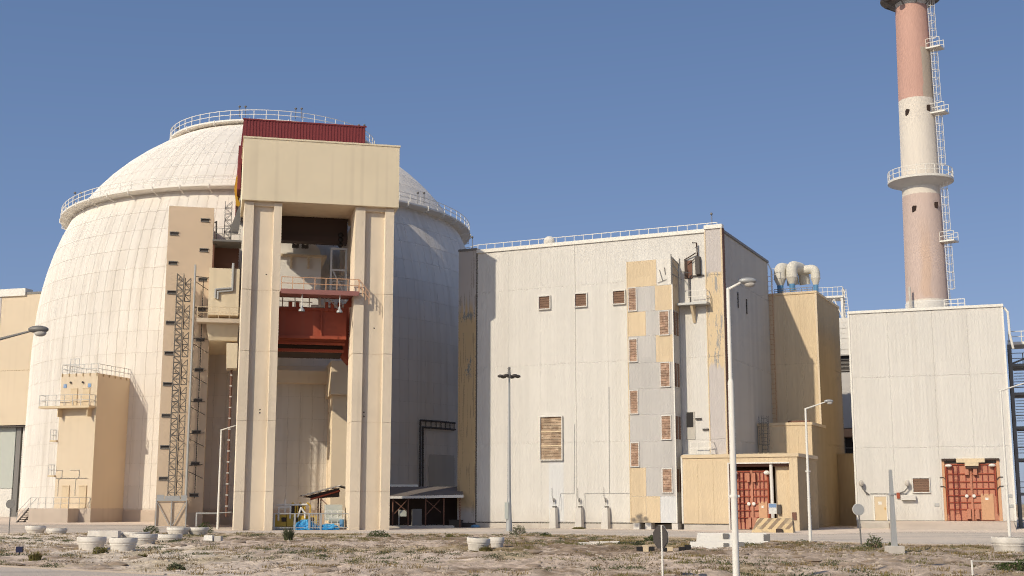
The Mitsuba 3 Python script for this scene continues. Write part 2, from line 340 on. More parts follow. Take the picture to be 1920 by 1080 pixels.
# ---------------------------------------------------------------- reactor building
dome = thing('reactor_building', 'huge cream domed concrete reactor building with two railed ring walkways', 'reactor building')
PROF0 = np.array([(29.78, -.2), (29.75, 1.0), (29.66, 8), (29.58, 14), (29.48, 20.5), (29.22, 25.0), (28.72, 28.9), (27.95, 32.2), (26.9, 35.4), (25.75, 38.0), (23.6, 41.4), (20.9, 44.5), (17.6, 47.3), (13.2, 50.0), (8.5, 51.9), (4, 52.9), (0.01, 53.2)])
from scipy.interpolate import PchipInterpolator
_l = np.concatenate([[0], np.cumsum(np.hypot(*np.diff(PROF0, axis=0).T))]); _t = np.linspace(0, _l[-1], 400)
PROF = np.stack([PchipInterpolator(_l, PROF0[:, 0])(_t), PchipInterpolator(_l, PROF0[:, 1])(_t)], 1)
PL = np.concatenate([[0], np.cumsum(np.hypot(*np.diff(PROF, axis=0).T))])
def meri(l): return np.array([np.interp(l, PL, PROF[:, 0]), np.interp(l, PL, PROF[:, 1])])
rows, l = [], 2.15
LEND = float(np.interp(50.2, PROF[:, 1], PL))
while l < LEND - .6: rows.append((l, min(l + 2.45, LEND))); l += 2.45
put('shell', M().lathe((DX, DY, 0), [tuple(meri(q)) for q in [0] + [a for a, b in rows] + [rows[-1][1], LEND + 3, LEND + 7, PL[-1] - .05]], 138), 'm_joint', dome, smooth=30)
put('plinth', M().lathe((DX, DY, 0), [(29.9, -.2), (29.9, 1.72), (29.86, 1.8), (29.6, 1.84)], 138), 'm_plinth', dome, smooth=30)
def panel(l0, l1, dth, seg=3):
    g = .016
    p, q = meri(l0 + g), meri(l1 - g); d = (q - p) / np.linalg.norm(q - p); nr = np.array([d[1], -d[0]])
    th = np.linspace(-dth / 2, dth / 2, seg + 1)
    def ring(pt, shrink): t = th * (1 - 2 * shrink / (pt[0] * dth)); return np.stack([pt[0] * np.cos(t), pt[0] * np.sin(t), np.full(len(t), pt[1])], 1)
    A, B = ring(p + nr * .035, .02), ring(q + nr * .035, .02); A0, B0 = ring(p - nr * .01, .012), ring(q - nr * .01, .012)
    n = seg + 1; v = np.vstack([A, B, A0, B0]); qd = [[i, i + 1, n + i + 1, n + i] for i in range(seg)]
    qd += [[2 * n + i, 2 * n + i + 1, i + 1, i] for i in range(seg)] + [[n + i, n + i + 1, 3 * n + i + 1, 3 * n + i] for i in range(seg)]
    qd += [[2 * n, 0, n, 3 * n], [seg, 2 * n + seg, 3 * n + seg, n + seg]]
    qd = np.array(qd); return v, np.vstack([qd[:, [0, 1, 2]], qd[:, [0, 2, 3]]])
cand = []
for i, (l0, l1) in enumerate(rows):
    mid = meri((l0 + l1) / 2); ncol = 138 if mid[1] < 46 else 69; dth = 2 * math.pi / ncol
    v, t = panel(l0, l1, dth)
    tm = trimesh.Trimesh(v, t, process=False)
    for j in range(ncol):
        a = j * dth; c = np.array([DX + mid[0] * math.cos(a), DY + mid[0] * math.sin(a), mid[1]])
        to = -c + EYE; dist = np.linalg.norm(to); face = (math.cos(a) * to[0] + math.sin(a) * to[1]) / dist
        bear = math.degrees(math.atan2(c[0], c[1]))
        free = (-20.5 < bear < -15.2) if mid[1] < 32 else (-20.5 < bear < -11.4)
        free = free or (-5.0 < bear < -2.3) or (-10.0 < bear < -8.0 and mid[1] < 17)
        if -17.8 > bear and mid[1] < 15 and bear > -19.8: free = False
        cand.append((face * mid[0] * dth * 2.45 / dist ** 2 if free else -1, i, j, dth, tm))
cand.sort(key=lambda c: -c[0])
PLY, rest = {}, M()
for k, (sc_, i, j, dth, tm) in enumerate(cand):
    if k < 300:
        if i not in PLY: PLY[i] = mikit.ply(tm, 'm_dome', smooth=False)
        key = key_for(dome + '__wall_panel'); scene[key] = {**PLY[i], 'to_world': T().translate([DX, DY, 0]).rotate([0, 0, 1], math.degrees(j * dth))}
    else:
        c_, s_ = math.cos(j * dth), math.sin(j * dth); v = np.asarray(tm.vertices)
        rest.add(np.stack([DX + v[:, 0] * c_ - v[:, 1] * s_, DY + v[:, 0] * s_ + v[:, 1] * c_, v[:, 2]], 1), tm.faces, False)
put('panel_field', rest, 'm_dome', dome, kind='stuff')
def ring_gallery(name, z, r0, r1, posts, h, brackets):
    dk = put(name, M().lathe((DX, DY, z), [(r0, -.35), (r1 - .12, -.22), (r1, -.2), (r1, 0), (r0, 0)], 120), 'm_whitepaint', dome)
    g = M(); th = np.arange(posts) * 2 * math.pi / posts; R = r1 - .1
    P = [(DX + R * math.cos(a), DY + R * math.sin(a), z) for a in th]
    for k, p in enumerate(P):
        q = P[(k + 1) % posts]
        g.tube(p, (p[0], p[1], z + h), .05, None, 4)
        for u in (1, .52): g.tube((p[0], p[1], z + h * u), (q[0], q[1], z + h * u), .045, None, 4)
    put('railing', g, 'm_whitepaint', dk)
    g = M()
    for k in range(brackets):
        a = (k + .4) * 2 * math.pi / brackets; ca, sa = math.cos(a), math.sin(a)
        g.path([(DX + (r1 + .05) * ca, DY + (r1 + .05) * sa, z + .1), (DX + (r1 + .05) * ca, DY + (r1 + .05) * sa, z - .45), (DX + (r0 - .15) * ca, DY + (r0 - .15) * sa, z - .95)], .06, 4)
    put('bracket', g, 'm_whitepaint', dk, kind='stuff')
ring_gallery('lower_gallery', 38.75, 25.5, 27.05, 96, 1.05, 48)
ring_gallery('upper_gallery', 50.55, 12.6, 13.9, 56, 1.2, 18)
def mini_lamps(x, y, z, n=2, gap=.75, h=1.35):
    for k in range(n):
        a = put('gallery_lamp', M().tube((x + k * gap, y, z), (x + k * gap, y, z + h), .04, None, 5).ball((x + k * gap, y - .1, z + h), .17, 1, (1, 1.2, .8)), 'm_greysteel', dome)
for ang, r, z in ((200, 13.6, 49.8), (262, 13.6, 50.0), (292, 13.6, 50.0), (218, 26.8, 38.0), (335, 13.6, 49.9), (322, 26.8, 38.0)):
    a = math.radians(ang); mini_lamps(DX + r * math.cos(a), DY + r * math.sin(a), z + .9)

# ---------------------------------------------------------------- gantry in front of the dome
PO = Fr(-18.695, 121.5, 77)
gan = thing('hatch_gantry', 'tall beige concrete gantry on two fluted piers in front of the dome', 'gantry')
put('top_box', M(PO).box(-7.47, 7.7, -8.0, 0, 31.35, 37.5), 'm_box', gan)
put('coping', M(PO).box(-7.55, 7.78, -8.02, .08, 37.5, 37.66), 'm_box', gan)
each('soffit_beam', PO, [(-7.2, -3.6, -8, -.6, 30.95, 31.35), (3.5, 7.35, -8, -.6, 30.95, 31.35)], 'm_portal', gan)
def pier(ribs, web):
    pr = None
    lev = [(-.3, 3.6), (3.63, 10.2), (10.23, 16.8), (16.84, 22.68), (22.72, 31.3)]
    key = key_for(gan + '__pier'); 
    core = M(PO)
    for z0, z1 in lev: core.box(ribs[0][0], ribs[1][1], -4.4, -.93, z0, z1)
    scene[key] = mikit.ply(core.tm(), 'm_portal')
    put('joint_core', M(PO).box(ribs[0][0] + .03, ribs[1][1] - .03, -4.37, -.96, -.3, 31.3), 'm_stair', key)
    for a, b in ribs:
        for z0, z1 in lev:
            put('rib', M(PO).hexa([(a, -.929, z0), (b, -.929, z0), (b - .03, -.42, z0), (a + .03, -.42, z0)], [(a, -.929, z1), (b, -.929, z1), (b - .03, -.42, z1), (a + .03, -.42, z1)]), 'm_portal', key)
pier([(-7.2, -6.28), (-4.4, -3.6)], None)
pier([(3.48, 4.5), (6.42, 7.35)], None)
for s_, z in ((-5.1, 11.2), (-5.1, 10.9), (4.75, 10.7), (4.75, 11.1), (5.6, 19.3), (-4.9, 24.2)): put('tie_hole', M(PO).box(s_ - .07, s_ + .07, -.935, -.92, z, z + .14), 'm_darksteel', gan)
hood = put('roof_hood', M(PO).hexa([(-7.85, -30, 39), (5.15, -30, 39), (5.15, -8.05, 37.0), (-7.85, -8.05, 37.0)], [(-7.47, -30, 42.2), (5.12, -30, 42.2), (5.12, -8.05, 41.75), (-7.47, -8.05, 41.75)]), 'm_maroon', gan, label='dark red ribbed metal hood above the beige box')
g = M(PO).corr(-7.45, 5.1, -8.04, 37.66, 41.72, .32, .06); put('ribbed_sheet', g, 'm_maroon', hood)
put('trim', M(PO).box(-7.55, 5.25, -8.1, -7.93, 41.72, 41.86), 'm_maroon', hood)
put('hood_side', M(PO).box(-7.87, -7.55, -24, -8.1, 34.3, 38.95), 'm_maroon', gan, label='narrow dark red metal strip down the left side')
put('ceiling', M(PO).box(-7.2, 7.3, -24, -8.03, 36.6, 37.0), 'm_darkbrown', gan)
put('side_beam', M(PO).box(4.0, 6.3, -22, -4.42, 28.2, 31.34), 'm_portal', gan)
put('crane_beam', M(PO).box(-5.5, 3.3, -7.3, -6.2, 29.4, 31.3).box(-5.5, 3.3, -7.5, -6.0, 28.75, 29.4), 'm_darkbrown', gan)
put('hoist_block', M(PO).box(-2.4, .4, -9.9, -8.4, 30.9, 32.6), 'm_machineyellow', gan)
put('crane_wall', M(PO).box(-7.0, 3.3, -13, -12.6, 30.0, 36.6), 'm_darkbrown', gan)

# red transfer platform hung between the piers
pl = thing('transfer_platform', 'rust red steel girder platform with railing hung between the gantry piers', 'platform')
put('deck', M(PO).box(-3.55, 3.95, -3.4, .35, 22.5, 22.72).box(-3.5, 3.9, .3, .36, 22.3, 22.75), 'm_deckred', pl)
put('railing', M(PO).rail([(-3.5, .25, 22.72), (3.9, .25, 22.72), (3.9, -1.5, 22.72)], 1.2, 1.0, .045), 'm_door', pl)
put('side_stair_rail', M(PO).rail([(3.95, .3, 22.7), (4.9, .3, 21.5)], 1.2, .5, .04), 'm_door', pl)
put('girder', M(PO).box(-3.6, 3.1, -8.5, -3.2, 18.5, 21.5).box(-3.6, 3.1, -3.18, -2.95, 21.25, 21.5).box(-3.6, 3.1, -3.18, -2.95, 18.45, 18.7).box(.55, .7, -3.19, -2.97, 18.7, 21.25), 'm_redsteel', pl)
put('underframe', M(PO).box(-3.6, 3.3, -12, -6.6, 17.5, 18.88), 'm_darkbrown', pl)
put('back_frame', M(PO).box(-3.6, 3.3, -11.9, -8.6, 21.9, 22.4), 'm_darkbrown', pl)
put('lower_beam', M(PO).box(-3.6, 3.1, -4.4, -4.0, 18.0, 18.2), 'm_redsteel', pl)
put('lower_beam', M(PO).box(-3.6, 3.1, -5.6, -5.0, 17.4, 17.65), 'm_redsteel', pl)
put('end_frame', M(PO).slab([(3.1, 17.2), (3.8, 16.4), (3.8, 22.5), (3.1, 22.5)], -8.6, -6.2), 'm_redsteel', pl)
put('end_gusset', M(PO).slab([(2.7, 21.6), (3.6, 21.6), (3.6, 22.5), (3.3, 22.5)], -2.5, -2.2), 'm_redsteel', pl)
for s in (-2.6, -1.9, .9, 1.5, 2.2): put('bracket', M(PO).box(s, s + .35, -3.4, -2.9, 21.2, 22.1), 'm_redsteel', pl)
g = M(PO)
for s in (-3.2, -2.0, -.6, .9, 2.4): g.tube((s, -2.9, 21.5), (s, -2.9, 22.5), .06, None, 4)
g.tube((-3.5, -2.9, 22.05), (-.3, -2.9, 22.0), .05, None, 4).tube((1.2, -2.9, 22.5), (2.2, -2.9, 21.5), .07, None, 5).tube((-.4, -3.1, 21.65), (2.8, -3.1, 21.8), .16, None, 8).tube((.4, -2.9, 21.6), (.4, -2.9, 22.5), .14, None, 8)
put('pipework', g, 'm_concrete', pl)
for s in (-1.5, 2.1):
    k = thing('pendant_lamp', 'white pendant lamp hanging ' + ('left' if s < 0 else 'right') + ' under the red platform deck', 'lamp')
    put('rod', M(PO).tube((s, .1, 21.15), (s, .1, 22.5), .045, None, 5), 'm_whitepaint', k)
    g = M(PO); v = g.lathe((s, .1, 20.65), [(.3, 0), (.28, .15), (.12, .35), (.1, .55)], 10); put('shade', g, 'm_galv', k, 30)
# equipment hatch block on the dome behind the platform
h = thing('hatch_tower', 'white hatch tower with twin floodlights behind the red platform', 'tower')
put('wall', M(PO).box(-4.4, 1.15, -23, -12, 20.5, 28.7), 'm_white', h)
put('cornice', M(PO).box(-4.6, 1.7, -23, -11.6, 28.25, 28.47), 'm_tan', h)
put('dome_cap', M(PO).slab([(-4.4, 28.7)] + [(-1.6 + 2.75 * math.cos(a), 28.7 + 1.6 * math.sin(a)) for a in np.linspace(math.pi, 0, 18)], -20, -12.5), 'm_white', h)
for s in (-1.6, -.6):
    fl = put('floodlight', M(PO).box(s - .35, s + .35, -12.1, -11.7, 29.2, 29.6), 'm_darksteel', h)
    put('lens', M(PO).ball((s, -11.68, 29.75), .22, 2, (1, .4, 1)), 'm_whitepaint', fl)
for s in (-2.1, -.3): put('bracket', M(PO).box(s, s + .2, -12, -11.7, 27.0, 28.25), 'm_tan', h)
fr = thing('steel_ladder_frame', 'grey steel ladder frame standing on the red platform by the right pier', 'frame')
g = M(PO)
for s in (1.7, 3.2): g.box(s - .1, s + .1, -6.1, -5.9, 22.7, 28.2)
for z in (25.9, 28.1): g.box(1.6, 3.3, -6.1, -5.9, z - .1, z + .1)
g.tube((1.9, -6, 25.8), (3.1, -6, 23.4), .09, None, 5)
for z in np.arange(23.0, 24.8, .35): g.tube((1.7, -6, z), (3.2, -6, z), .06, None, 4)
put('frame', g, 'm_galv', fr); put('signal_lamp', M(PO).ball((2.6, -6, 28.5), .26).ball((2.6, -6, 29.05), .26).ball((2.6, -6, 29.55), .26), 'm_black', fr)
# concrete corbel and inner pier on the dome wall behind the gantry
cb = thing('inner_corbel', 'beige concrete corbel and pier on the dome wall behind the gantry', 'concrete pier')
put('corbel', M(PO).hexa([(-6, -22.6, 15.6), (3.4, -22.6, 15.6), (3.4, -19.5, 15.6), (-6, -19.5, 15.6)], [(-6, -22.6, 18.3), (3.4, -22.6, 18.3), (3.4, -19.0, 16.9), (-6, -19.0, 16.9)]), 'm_portal', cb)
put('pier', M(PO).box(3.0, 4.9, -22.3, -15.5, -.2, 14.0).box(2.7, 5.2, -22.3, -14.5, 14.0, 17.6), 'm_peach', cb)

# ---------------------------------------------------------------- stair tower, hoist mast, access block left of the gantry
stt = thing('stair_tower', 'flat beige stair tower with staggered slit windows against the dome', 'tower')
put('wall', M(PO).box(-14.7, -10.12, -24, -12, .1, 33.1), 'm_stair', stt)
put('plinth', M(PO).box(-14.75, -10.1, -12.2, -11.9, 0, 1.6), 'm_plinth', stt)
for s, zs in ((-10.99, [31.74, 28.55, 25.44, 22.3, 19.15, 16.03, 12.9, 9.68, 6.5, 3.35]), (-14.05, [30.17, 27.06, 23.98, 20.82, 17.68, 14.51, 11.31, 8.14, 4.99])):
    for z in zs:
        w = put('window', M(PO).box(s - .42, s + .42, -12.1, -11.99, z - .13, z + .13), 'm_darksteel', stt)
        put('frame', M(PO).box(s - .46, s + .46, -12, -11.86, z + .11, z + .18).box(s - .46, s - .40, -12, -11.9, z - .15, z + .11).box(s - .46, s + .46, -12, -11.9, z - .2, z - .14), 'm_greysteel', w)
put('downpipe', M(PO).path([(-10.02, -11.9, 31.5), (-9.85, -11.9, 31.6), (-9.8, -11.9, 29.2)], .09, 6), 'm_darksteel', stt)
put('vent_rail', M(PO).box(-10.1, -9.95, -12.1, -11.9, 21.5, 29.2), 'm_rustpole', stt)
ms = thing('hoist_mast', 'grey lattice hoist mast standing in front of the beige stair tower', 'mast')
def lattice(s0, s1, o0, o1, z0, z1, step, r):
    g = M(PO)
    for s in (s0, s1):
        for o in (o0, o1): g.tube((s, o, z0), (s, o, z1), r * 1.3, None, 4)
    n = max(1, round((z1 - z0) / step)); hs = (z1 - z0) / n
    for k in range(n):
        a, b = z0 + k * hs, z0 + (k + 1) * hs
        for o in (o0, o1):
            g.tube((s0, o, a), (s1, o, a), r, None, 4); g.tube((s0, o, a), (s1, o, b), r * .9, None, 4) if k % 2 else g.tube((s1, o, a), (s0, o, b), r * .9, None, 4)
        for s in (s0, s1): g.tube((s, o0, a), (s, o1, a), r, None, 4); g.tube((s, o0, b), (s, o1, a), r * .9, None, 4)
    return g
for k in range(8):
    z0 = 3.0 + k * 2.83
    put('mast_section', lattice(-13.5, -12.85, -10.6, -9.95, z0, z0 + 2.8, .55, .04), 'm_mast', ms)
    put('ladder_section', lattice(-12.7, -12.15, -10.4, -10.1, z0, z0 + 2.75 - .05 * k, .6, .038), 'm_mast', ms)
put('cable_pole', M(PO).tube((-11.75, -10, 2.8), (-11.75, -10, 26.6), .13, .1, 8), 'm_galv', ms)
put('cable_pole', M(PO).tube((-10.9, -10.6, 3), (-10.9, -10.6, 25.2), .045, None, 5), 'm_darksteel', ms)
g = M(PO)
for z in np.arange(6.2, 26, 3.2): g.tube((-11.7, -10, z), (-10.3, -11.9, z + .2), .045, None, 4).tube((-11.7, -10.2, z - .5), (-10.2, -11.9, z - 1.2), .035, None, 4).tube((-13.2, -10.6, z), (-13.4, -12, z), .04, None, 4)
put('tie', g, 'm_darksteel', ms)
cage = put('base_cage', M(PO).box(-14.55, -11.6, -11.4, -8.9, 2.75, 2.9), 'm_galv', ms)
g = M(PO)
for s in (-14.5, -13.05, -11.65):
    for o in (-8.95, -11.3): g.box(s - .05, s + .05, o - .05, o + .05, .1, 2.75)
g.tube((-14.4, -8.9, 2.6), (-13.2, -8.9, .4), .05, None, 4).tube((-11.75, -8.9, 2.6), (-12.9, -8.9, .4), .05, None, 4).tube((-14.5, -8.9, .3), (-11.6, -8.9, .3), .04, None, 4)
put('frame', g, 'm_galv', cage)
put('mesh_panel', M(PO).box(-14.45, -11.7, -9.15, -9.1, .25, 2.7), 'm_stair', cage)
put('hoist_car', M(PO).box(-13.7, -12.3, -9.6, -9.0, 2.9, 3.25).box(-14.5, -13.8, -9.5, -9.1, 2.9, 3.35).box(-12.2, -11.6, -9.5, -9.1, 2.9, 3.3), 'm_galv', ms)
ac = thing('access_block', 'cream access block with balcony and Z shaped pipes between stair tower and gantry', 'building')
put('upper_wall', M(PO).box(-10.35, -7.3, -23, -10, 21.5, 26.35), 'm_box', ac)
put('balcony', M(PO).hexa([(-11.4, -10, 20.55), (-7.1, -10, 20.55), (-7.1, -8.7, 20.55), (-11.4, -8.7, 20.55)], [(-11.4, -12, 20.95), (-7.1, -12, 20.95), (-7.1, -8.6, 20.95), (-11.4, -8.6, 20.95)]), 'm_portal', ac)
put('balcony_railing', M(PO).rail([(-11.35, -11.5, 20.95), (-11.35, -8.7, 20.95), (-7.15, -8.7, 20.95)], 1.15, .95, .035), 'm_tan', ac)
put('corbel', M(PO).hexa([(-10.1, -22, 18.7), (-7.3, -22, 18.7), (-7.3, -10.2, 18.9), (-10.1, -10.2, 18.9)], [(-10.45, -22, 20.55), (-7.2, -22, 20.55), (-7.2, -9.4, 20.55), (-10.45, -9.4, 20.55)]), 'm_box', ac)
put('lower_box', M(PO).hexa([(-8.25, -12, 16.0), (-7.25, -12, 16.0), (-7.25, -9.2, 16.0), (-8.25, -9.2, 16.0)], [(-8.35, -12, 18.55), (-7.25, -12, 18.55), (-7.25, -9.2, 18.55), (-8.35, -9.2, 18.55)]), 'm_box', ac)
for d in (0, .26): put('pipe', M(PO).path([(-8.0 + d * .2, -9.85, 26.9), (-8.0 + d * .2, -9.85, 24.3 - d), (-9.65 + d, -9.85, 24.1 - d), (-9.65 + d, -9.85, 23.2 - d * .4)], .11, 8), 'm_galv', ac, 30)
put('recess_wall', M(PO).box(-10.1, -7.4, -20, -14, 26.3, 29.3), 'm_rustpole', ac)
put('walkway', M(PO).box(-10.15, -7.2, -14, -10.4, 29.25, 29.45), 'm_greysteel', ac)
put('walkway_railing', M(PO).rail([(-10.1, -10.5, 29.45), (-7.4, -10.5, 29.45)], 1.2, .9, .035), 'm_greysteel', ac)
put('cage_ladder', lattice(-9.0, -8.3, -16.6, -15.9, 29.5, 34.8, .7, .035), 'm_greysteel', ac)
put('tilted_grille', M(PO).hexa([(-8.6, -10.9, 30.2), (-7.6, -10.9, 30.2), (-7.6, -10.8, 30.2), (-8.6, -10.8, 30.2)], [(-7.6, -10.9, 33.2), (-7.15, -10.9, 33.2), (-7.15, -10.8, 33.2), (-7.6, -10.8, 33.2)]), 'm_greysteel', ac)
put('riser_pipe', M(PO).tube((-7.75, -11, 1.2), (-7.75, -11, 16.0), .12, None, 8), 'm_rustpole', ac)
g = M(PO)
for z in np.arange(2.2, 16, 1.1): g.box(-7.9, -7.65, -10.9, -10.85, z, z + .1)
put('pipe_clamp', g, 'm_whitepaint', ac)
cr = thing('yellow_crane_hook', 'yellow crane hook block hanging at the left edge of the gantry box', 'crane hook')
put('frame', M(PO).slab([(-8.0, 36.4), (-7.5, 37.2), (-7.5, 36.6), (-7.75, 36.0), (-7.75, 34.0), (-7.5, 33.6), (-7.55, 33.2), (-7.9, 33.3), (-8.15, 35.2)], -11.6, -11.2), 'm_craneyellow', cr)
each('bar', PO, [(-8.0, -7.5, -11.5, -11.3, 35.3, 35.5), (-8.0, -7.5, -11.5, -11.3, 34.2, 34.4)], 'm_craneyellow', cr)

# ---------------------------------------------------------------- pale annex tower left of the dome
AN = Fr(-44.2, 136.1, 106)
an = thing('annex_tower', 'peach coloured annex tower with railed platform on the left of the dome', 'tower')
put('wall', M(AN).box(-4.5, 0, -7.5, 0, 2.0, 16.25), 'm_peach', an)
put('plinth', M(AN).box(-6.1, -1.35, -7, 2.0, .3, 2.0).box(-1.35, .1, -8, .15, .3, 2.0), 'm_plinth', an)
put('roof_railing', M(AN).rail([(-4.45, -7, 16.25), (-4.45, -.05, 16.25), (-.05, -.05, 16.25), (-.05, -7.4, 16.25)], 1.0, .85, .035), 'm_galv', an)
for s in np.arange(-4.4, 0, .85): put('rail_foot', M(AN).box(s, s + .07, 0, .1, 15.95, 16.3), 'm_yellow', an)
for o in np.arange(-6.5, 0, 1.1): put('rail_foot', M(AN).box(0, .1, o, o + .07, 15.95, 16.25), 'm_yellow', an)
put('platform', M(AN).box(-6.3, -.1, 0.01, 1.15, 12.5, 12.75), 'm_tan', an)
put('platform_railing', M(AN).rail([(-6.25, 0.05, 12.75), (-6.25, 1.1, 12.75), (-.15, 1.1, 12.75), (-.15, .1, 12.75)], 1.15, 1.0, .035), 'm_galv', an)
each('platform_bracket', AN, [(-4.2, -4.1, 0, .8, 11.6, 12.5), (-.6, -.5, 0, .8, 11.6, 12.5)], 'm_tan', an)
for s in (-3.2, -1.7):
    d = put('door', M(AN).box(s, s + .75, 0, .06, 12.75, 14.6), 'm_yellowpanel', an); put('frame', M(AN).box(s + .75, s + .83, 0, .12, 12.75, 14.68).box(s - .05, s + .75, 0, .12, 14.6, 14.68), 'm_tan', d)
for s in (-3.95, -.95): put('vent', M(AN).box(s - .18, s + .18, 0, .07, 14.75, 15.15), 'm_signblue', an)
for s in (-3.25, -1.75): put('wall_lamp', M(AN).ball((s, .12, 15.3), .12, 1), 'm_darksteel', an)
put('roof_hatch_rail', M(AN).rail([(-4.3, -1.2, 16.5), (-3.2, -1.2, 16.5)], 1.5, .6, .04), 'm_galv', an)
for s in (-3.6, -1.5):
    d = put('door', M(AN).box(s, s + .8, 0, .06, 2.0, 4.3), 'm_yellowpanel', an); put('frame', M(AN).box(s + .8, s + .9, 0, .14, 2.0, 4.4).box(s - .05, s + .8, 0, .14, 4.3, 4.4), 'm_yellowpanel', d)
    put('conduit', M(AN).path([(s - .5, .06, 3.3), (s - .5, .06, 5.0), (s - .1, .06, 5.3), (s - .1, .06, 6.0), (s - 1.2, .06, 6.0)], .022, 5), 'm_galv', an)
put('conduit', M(AN).tube((-4.4, .06, 5.15), (-.6, .06, 5.15), .03, None, 4), 'm_greysteel', an)
for z in (9.0, 5.3):
    b = put('side_balcony', M(AN).box(-5.3, -4.51, -.9, .3, z, z + .18), 'm_tan', an); put('railing', M(AN).rail([(-4.6, .25, z + .18), (-5.25, .25, z + .18), (-5.25, -.8, z + .18)], 1.1, .7, .03), 'm_galv', b)
put('plinth_railing', M(AN).rail([(-6.0, 1.9, 2.0), (-1.4, 1.9, 2.0), (-.1, .1, 2.0)], 1.1, .95, .03), 'm_galv', an)
g = M(AN)
for k in range(7): g.box(-7.6 + k * .22, -7.36 + k * .22, .9, 1.9, .35 + k * .23, .43 + k * .23)
g.tube((-7.7, .85, .35), (-6.1, .85, 2.0), .08, None, 4).tube((-7.7, 1.95, .35), (-6.1, 1.95, 2.0), .08, None, 4)
put('steps', g, 'm_darksteel', an)
put('steps_railing', M(AN).tube((-7.6, 1.95, .4), (-7.6, 1.95, 1.5), .03, None, 4).tube((-7.6, 1.95, 1.5), (-6.0, 1.95, 3.1), .03, None, 4).tube((-7.6, 1.95, .95), (-6.0, 1.95, 2.55), .03, None, 4).tube((-7.6, .85, 1.5), (-6.0, .85, 3.1), .03, None, 4), 'm_galv', an)

# far building behind the dome on the left
LF = Fr(-75.1, 195.0, 106)
fl = thing('far_building', 'peach upper storey building on grey columns half hidden behind the dome', 'building')
put('upper_wall', M(LF).box(-22, 8, -30, 0, 14.3, 34.4), 'm_peach', fl)
put('grey_panel', M(LF).corr(-22, -4.35, .03, 14.5, 34.4, .8, .05), 'm_greypanel', fl)
put('coping', M(LF).box(-22, .05, -1.5, .35, 34.2, 35.35), 'm_whitepaint', fl)
put('roof_strip', M(LF).box(.05, 8, -1.5, .1, 34.4, 34.75), 'm_greysteel', fl)
put('seam', M(LF).box(-4.3, 8, 0, .03, 22.6, 22.68), 'm_yellow', fl)
put('lintel', M(LF).box(-22, 8, -3, -.2, 14.0, 14.3), 'm_darksteel', fl)
put('lower_wall', M(LF).box(-22, -1.2, -6, -1.2, 4.8, 14.0), 'm_greygreen', fl)
put('base_wall', M(LF).box(-22, -1.2, -6, -1.15, .2, 4.75), 'm_white', fl)
put('back_wall', M(LF).box(-1.2, 8, -12, -6, .2, 14.0), 'm_darksteel', fl)
put('column', M(LF).box(-.9, -.1, -2, -1.0, .2, 14.0), 'm_greysteel', fl); put('column', M(LF).box(.25, .75, -2, -1.0, .2, 14.0), 'm_white', fl); put('column', M(LF).box(1.9, 2.3, -2, -1.4, .2, 14.0), 'm_greysteel', fl)
put('pipe', M(LF).path([(1.7, -2, 13.5), (1.5, -2, 9.5), (.9, -2, 8.2)], .18, 6).box(.9, 1.8, -3, -2, 6.9, 7.5), 'm_concrete', fl)
for s in (-3.4, -2.2): put('bollard', M(LF).box(s, s + .5, 3, 3.5, .3, 1.5).box(s - .3, s + .8, 2.9, 3.6, 1.5, 1.9), 'm_white', fl)

# ---------------------------------------------------------------- the panel clad hall
MA = Fr(-3.703, 136.0, 115)
hall = thing('panel_hall', 'large cream hall clad in ribbed metal sheets right of the dome', 'building')
put('core', M(MA).box(.02, 27.0, -19.0, -.06, .62, 29.3), 'm_cream', hall)
put('footing', M(MA).box(-.1, 27.1, -19.1, .02, -.2, .52), 'm_concrete', hall)
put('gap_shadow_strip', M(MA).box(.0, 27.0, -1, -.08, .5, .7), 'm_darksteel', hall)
zz = [.66, 8.68, 16.78, 24.9, 29.25]
ss_ = [-.02, 3.7, 7.4, 11.29, 14.9, 17.85]
for i in range(4):
    for j in range(5):
        put('cladding_sheet', M(MA).corr(ss_[j] + .003, ss_[j + 1] - .003, -.02, zz[i] + .006, zz[i + 1] - .006), 'm_cream', hall)
    put('cladding_sheet', M(MA).corr(22.6, 25.42, -.03, zz[i] + .006, zz[i + 1] - .006), 'm_cream', hall)
put('cladding_sheet', M(MA).corr(17.85, 22.6, -.02, 26.2, 29.25), 'm_cream', hall)
for z0, z1 in zip(zz[:-1], zz[1:]): put('corner_sheet', M(MA).corr(25.42, 27.1, .08, z0 + .012, (z1 - .012) if z1 < 29 else 29.6), 'm_peel', hall, label='grey corner sheet with peeling yellow paint' if z0 > 15 else None)
each('corner_trim', MA, [(25.36, 25.46, -.02, .14, .6, 29.5), (27.02, 27.16, -.02, .16, .6, 29.6)], 'm_tan', hall)
for i in range(4):
    put('side_sheet', M(MA).corr_o(27.04, -19.0, -.02, zz[i] + .012, zz[i + 1] - .012), 'm_sidepanel', hall)
put('side_trim', M(MA).box(27.1, 27.22, -.6, -.02, .6, 29.6), 'm_rustpole', hall)
put('side_coping', M(MA).box(26.9, 27.2, -19.0, -.1, 29.25, 29.5), 'm_greysteel', hall)
for o, z in ((-5.6, 23.1), (-9.0, 22.9)): put('vent_slit', M(MA).box(27.08, 27.13, o - .12, o + .12, z - .8, z + .8), 'm_darksteel', hall)
put('coping', M(MA).box(-.1, 25.4, -.5, .16, 29.25, 29.62), 'm_whitepaint', hall); put('coping', M(MA).box(25.36, 27.2, -.5, .24, 29.55, 29.95), 'm_whitepaint', hall)
put('roof', M(MA).box(0, 27, -19.0, -.5, 29.3, 29.4), 'm_concrete', hall)
put('roof_railing', M(MA).rail([(-2.2, -1.2, 29.6), (-.1, -.2, 29.6), (26.6, -.2, 29.6)], .62, 1.02, .045, (1.0,)), 'm_whitepaint', hall)
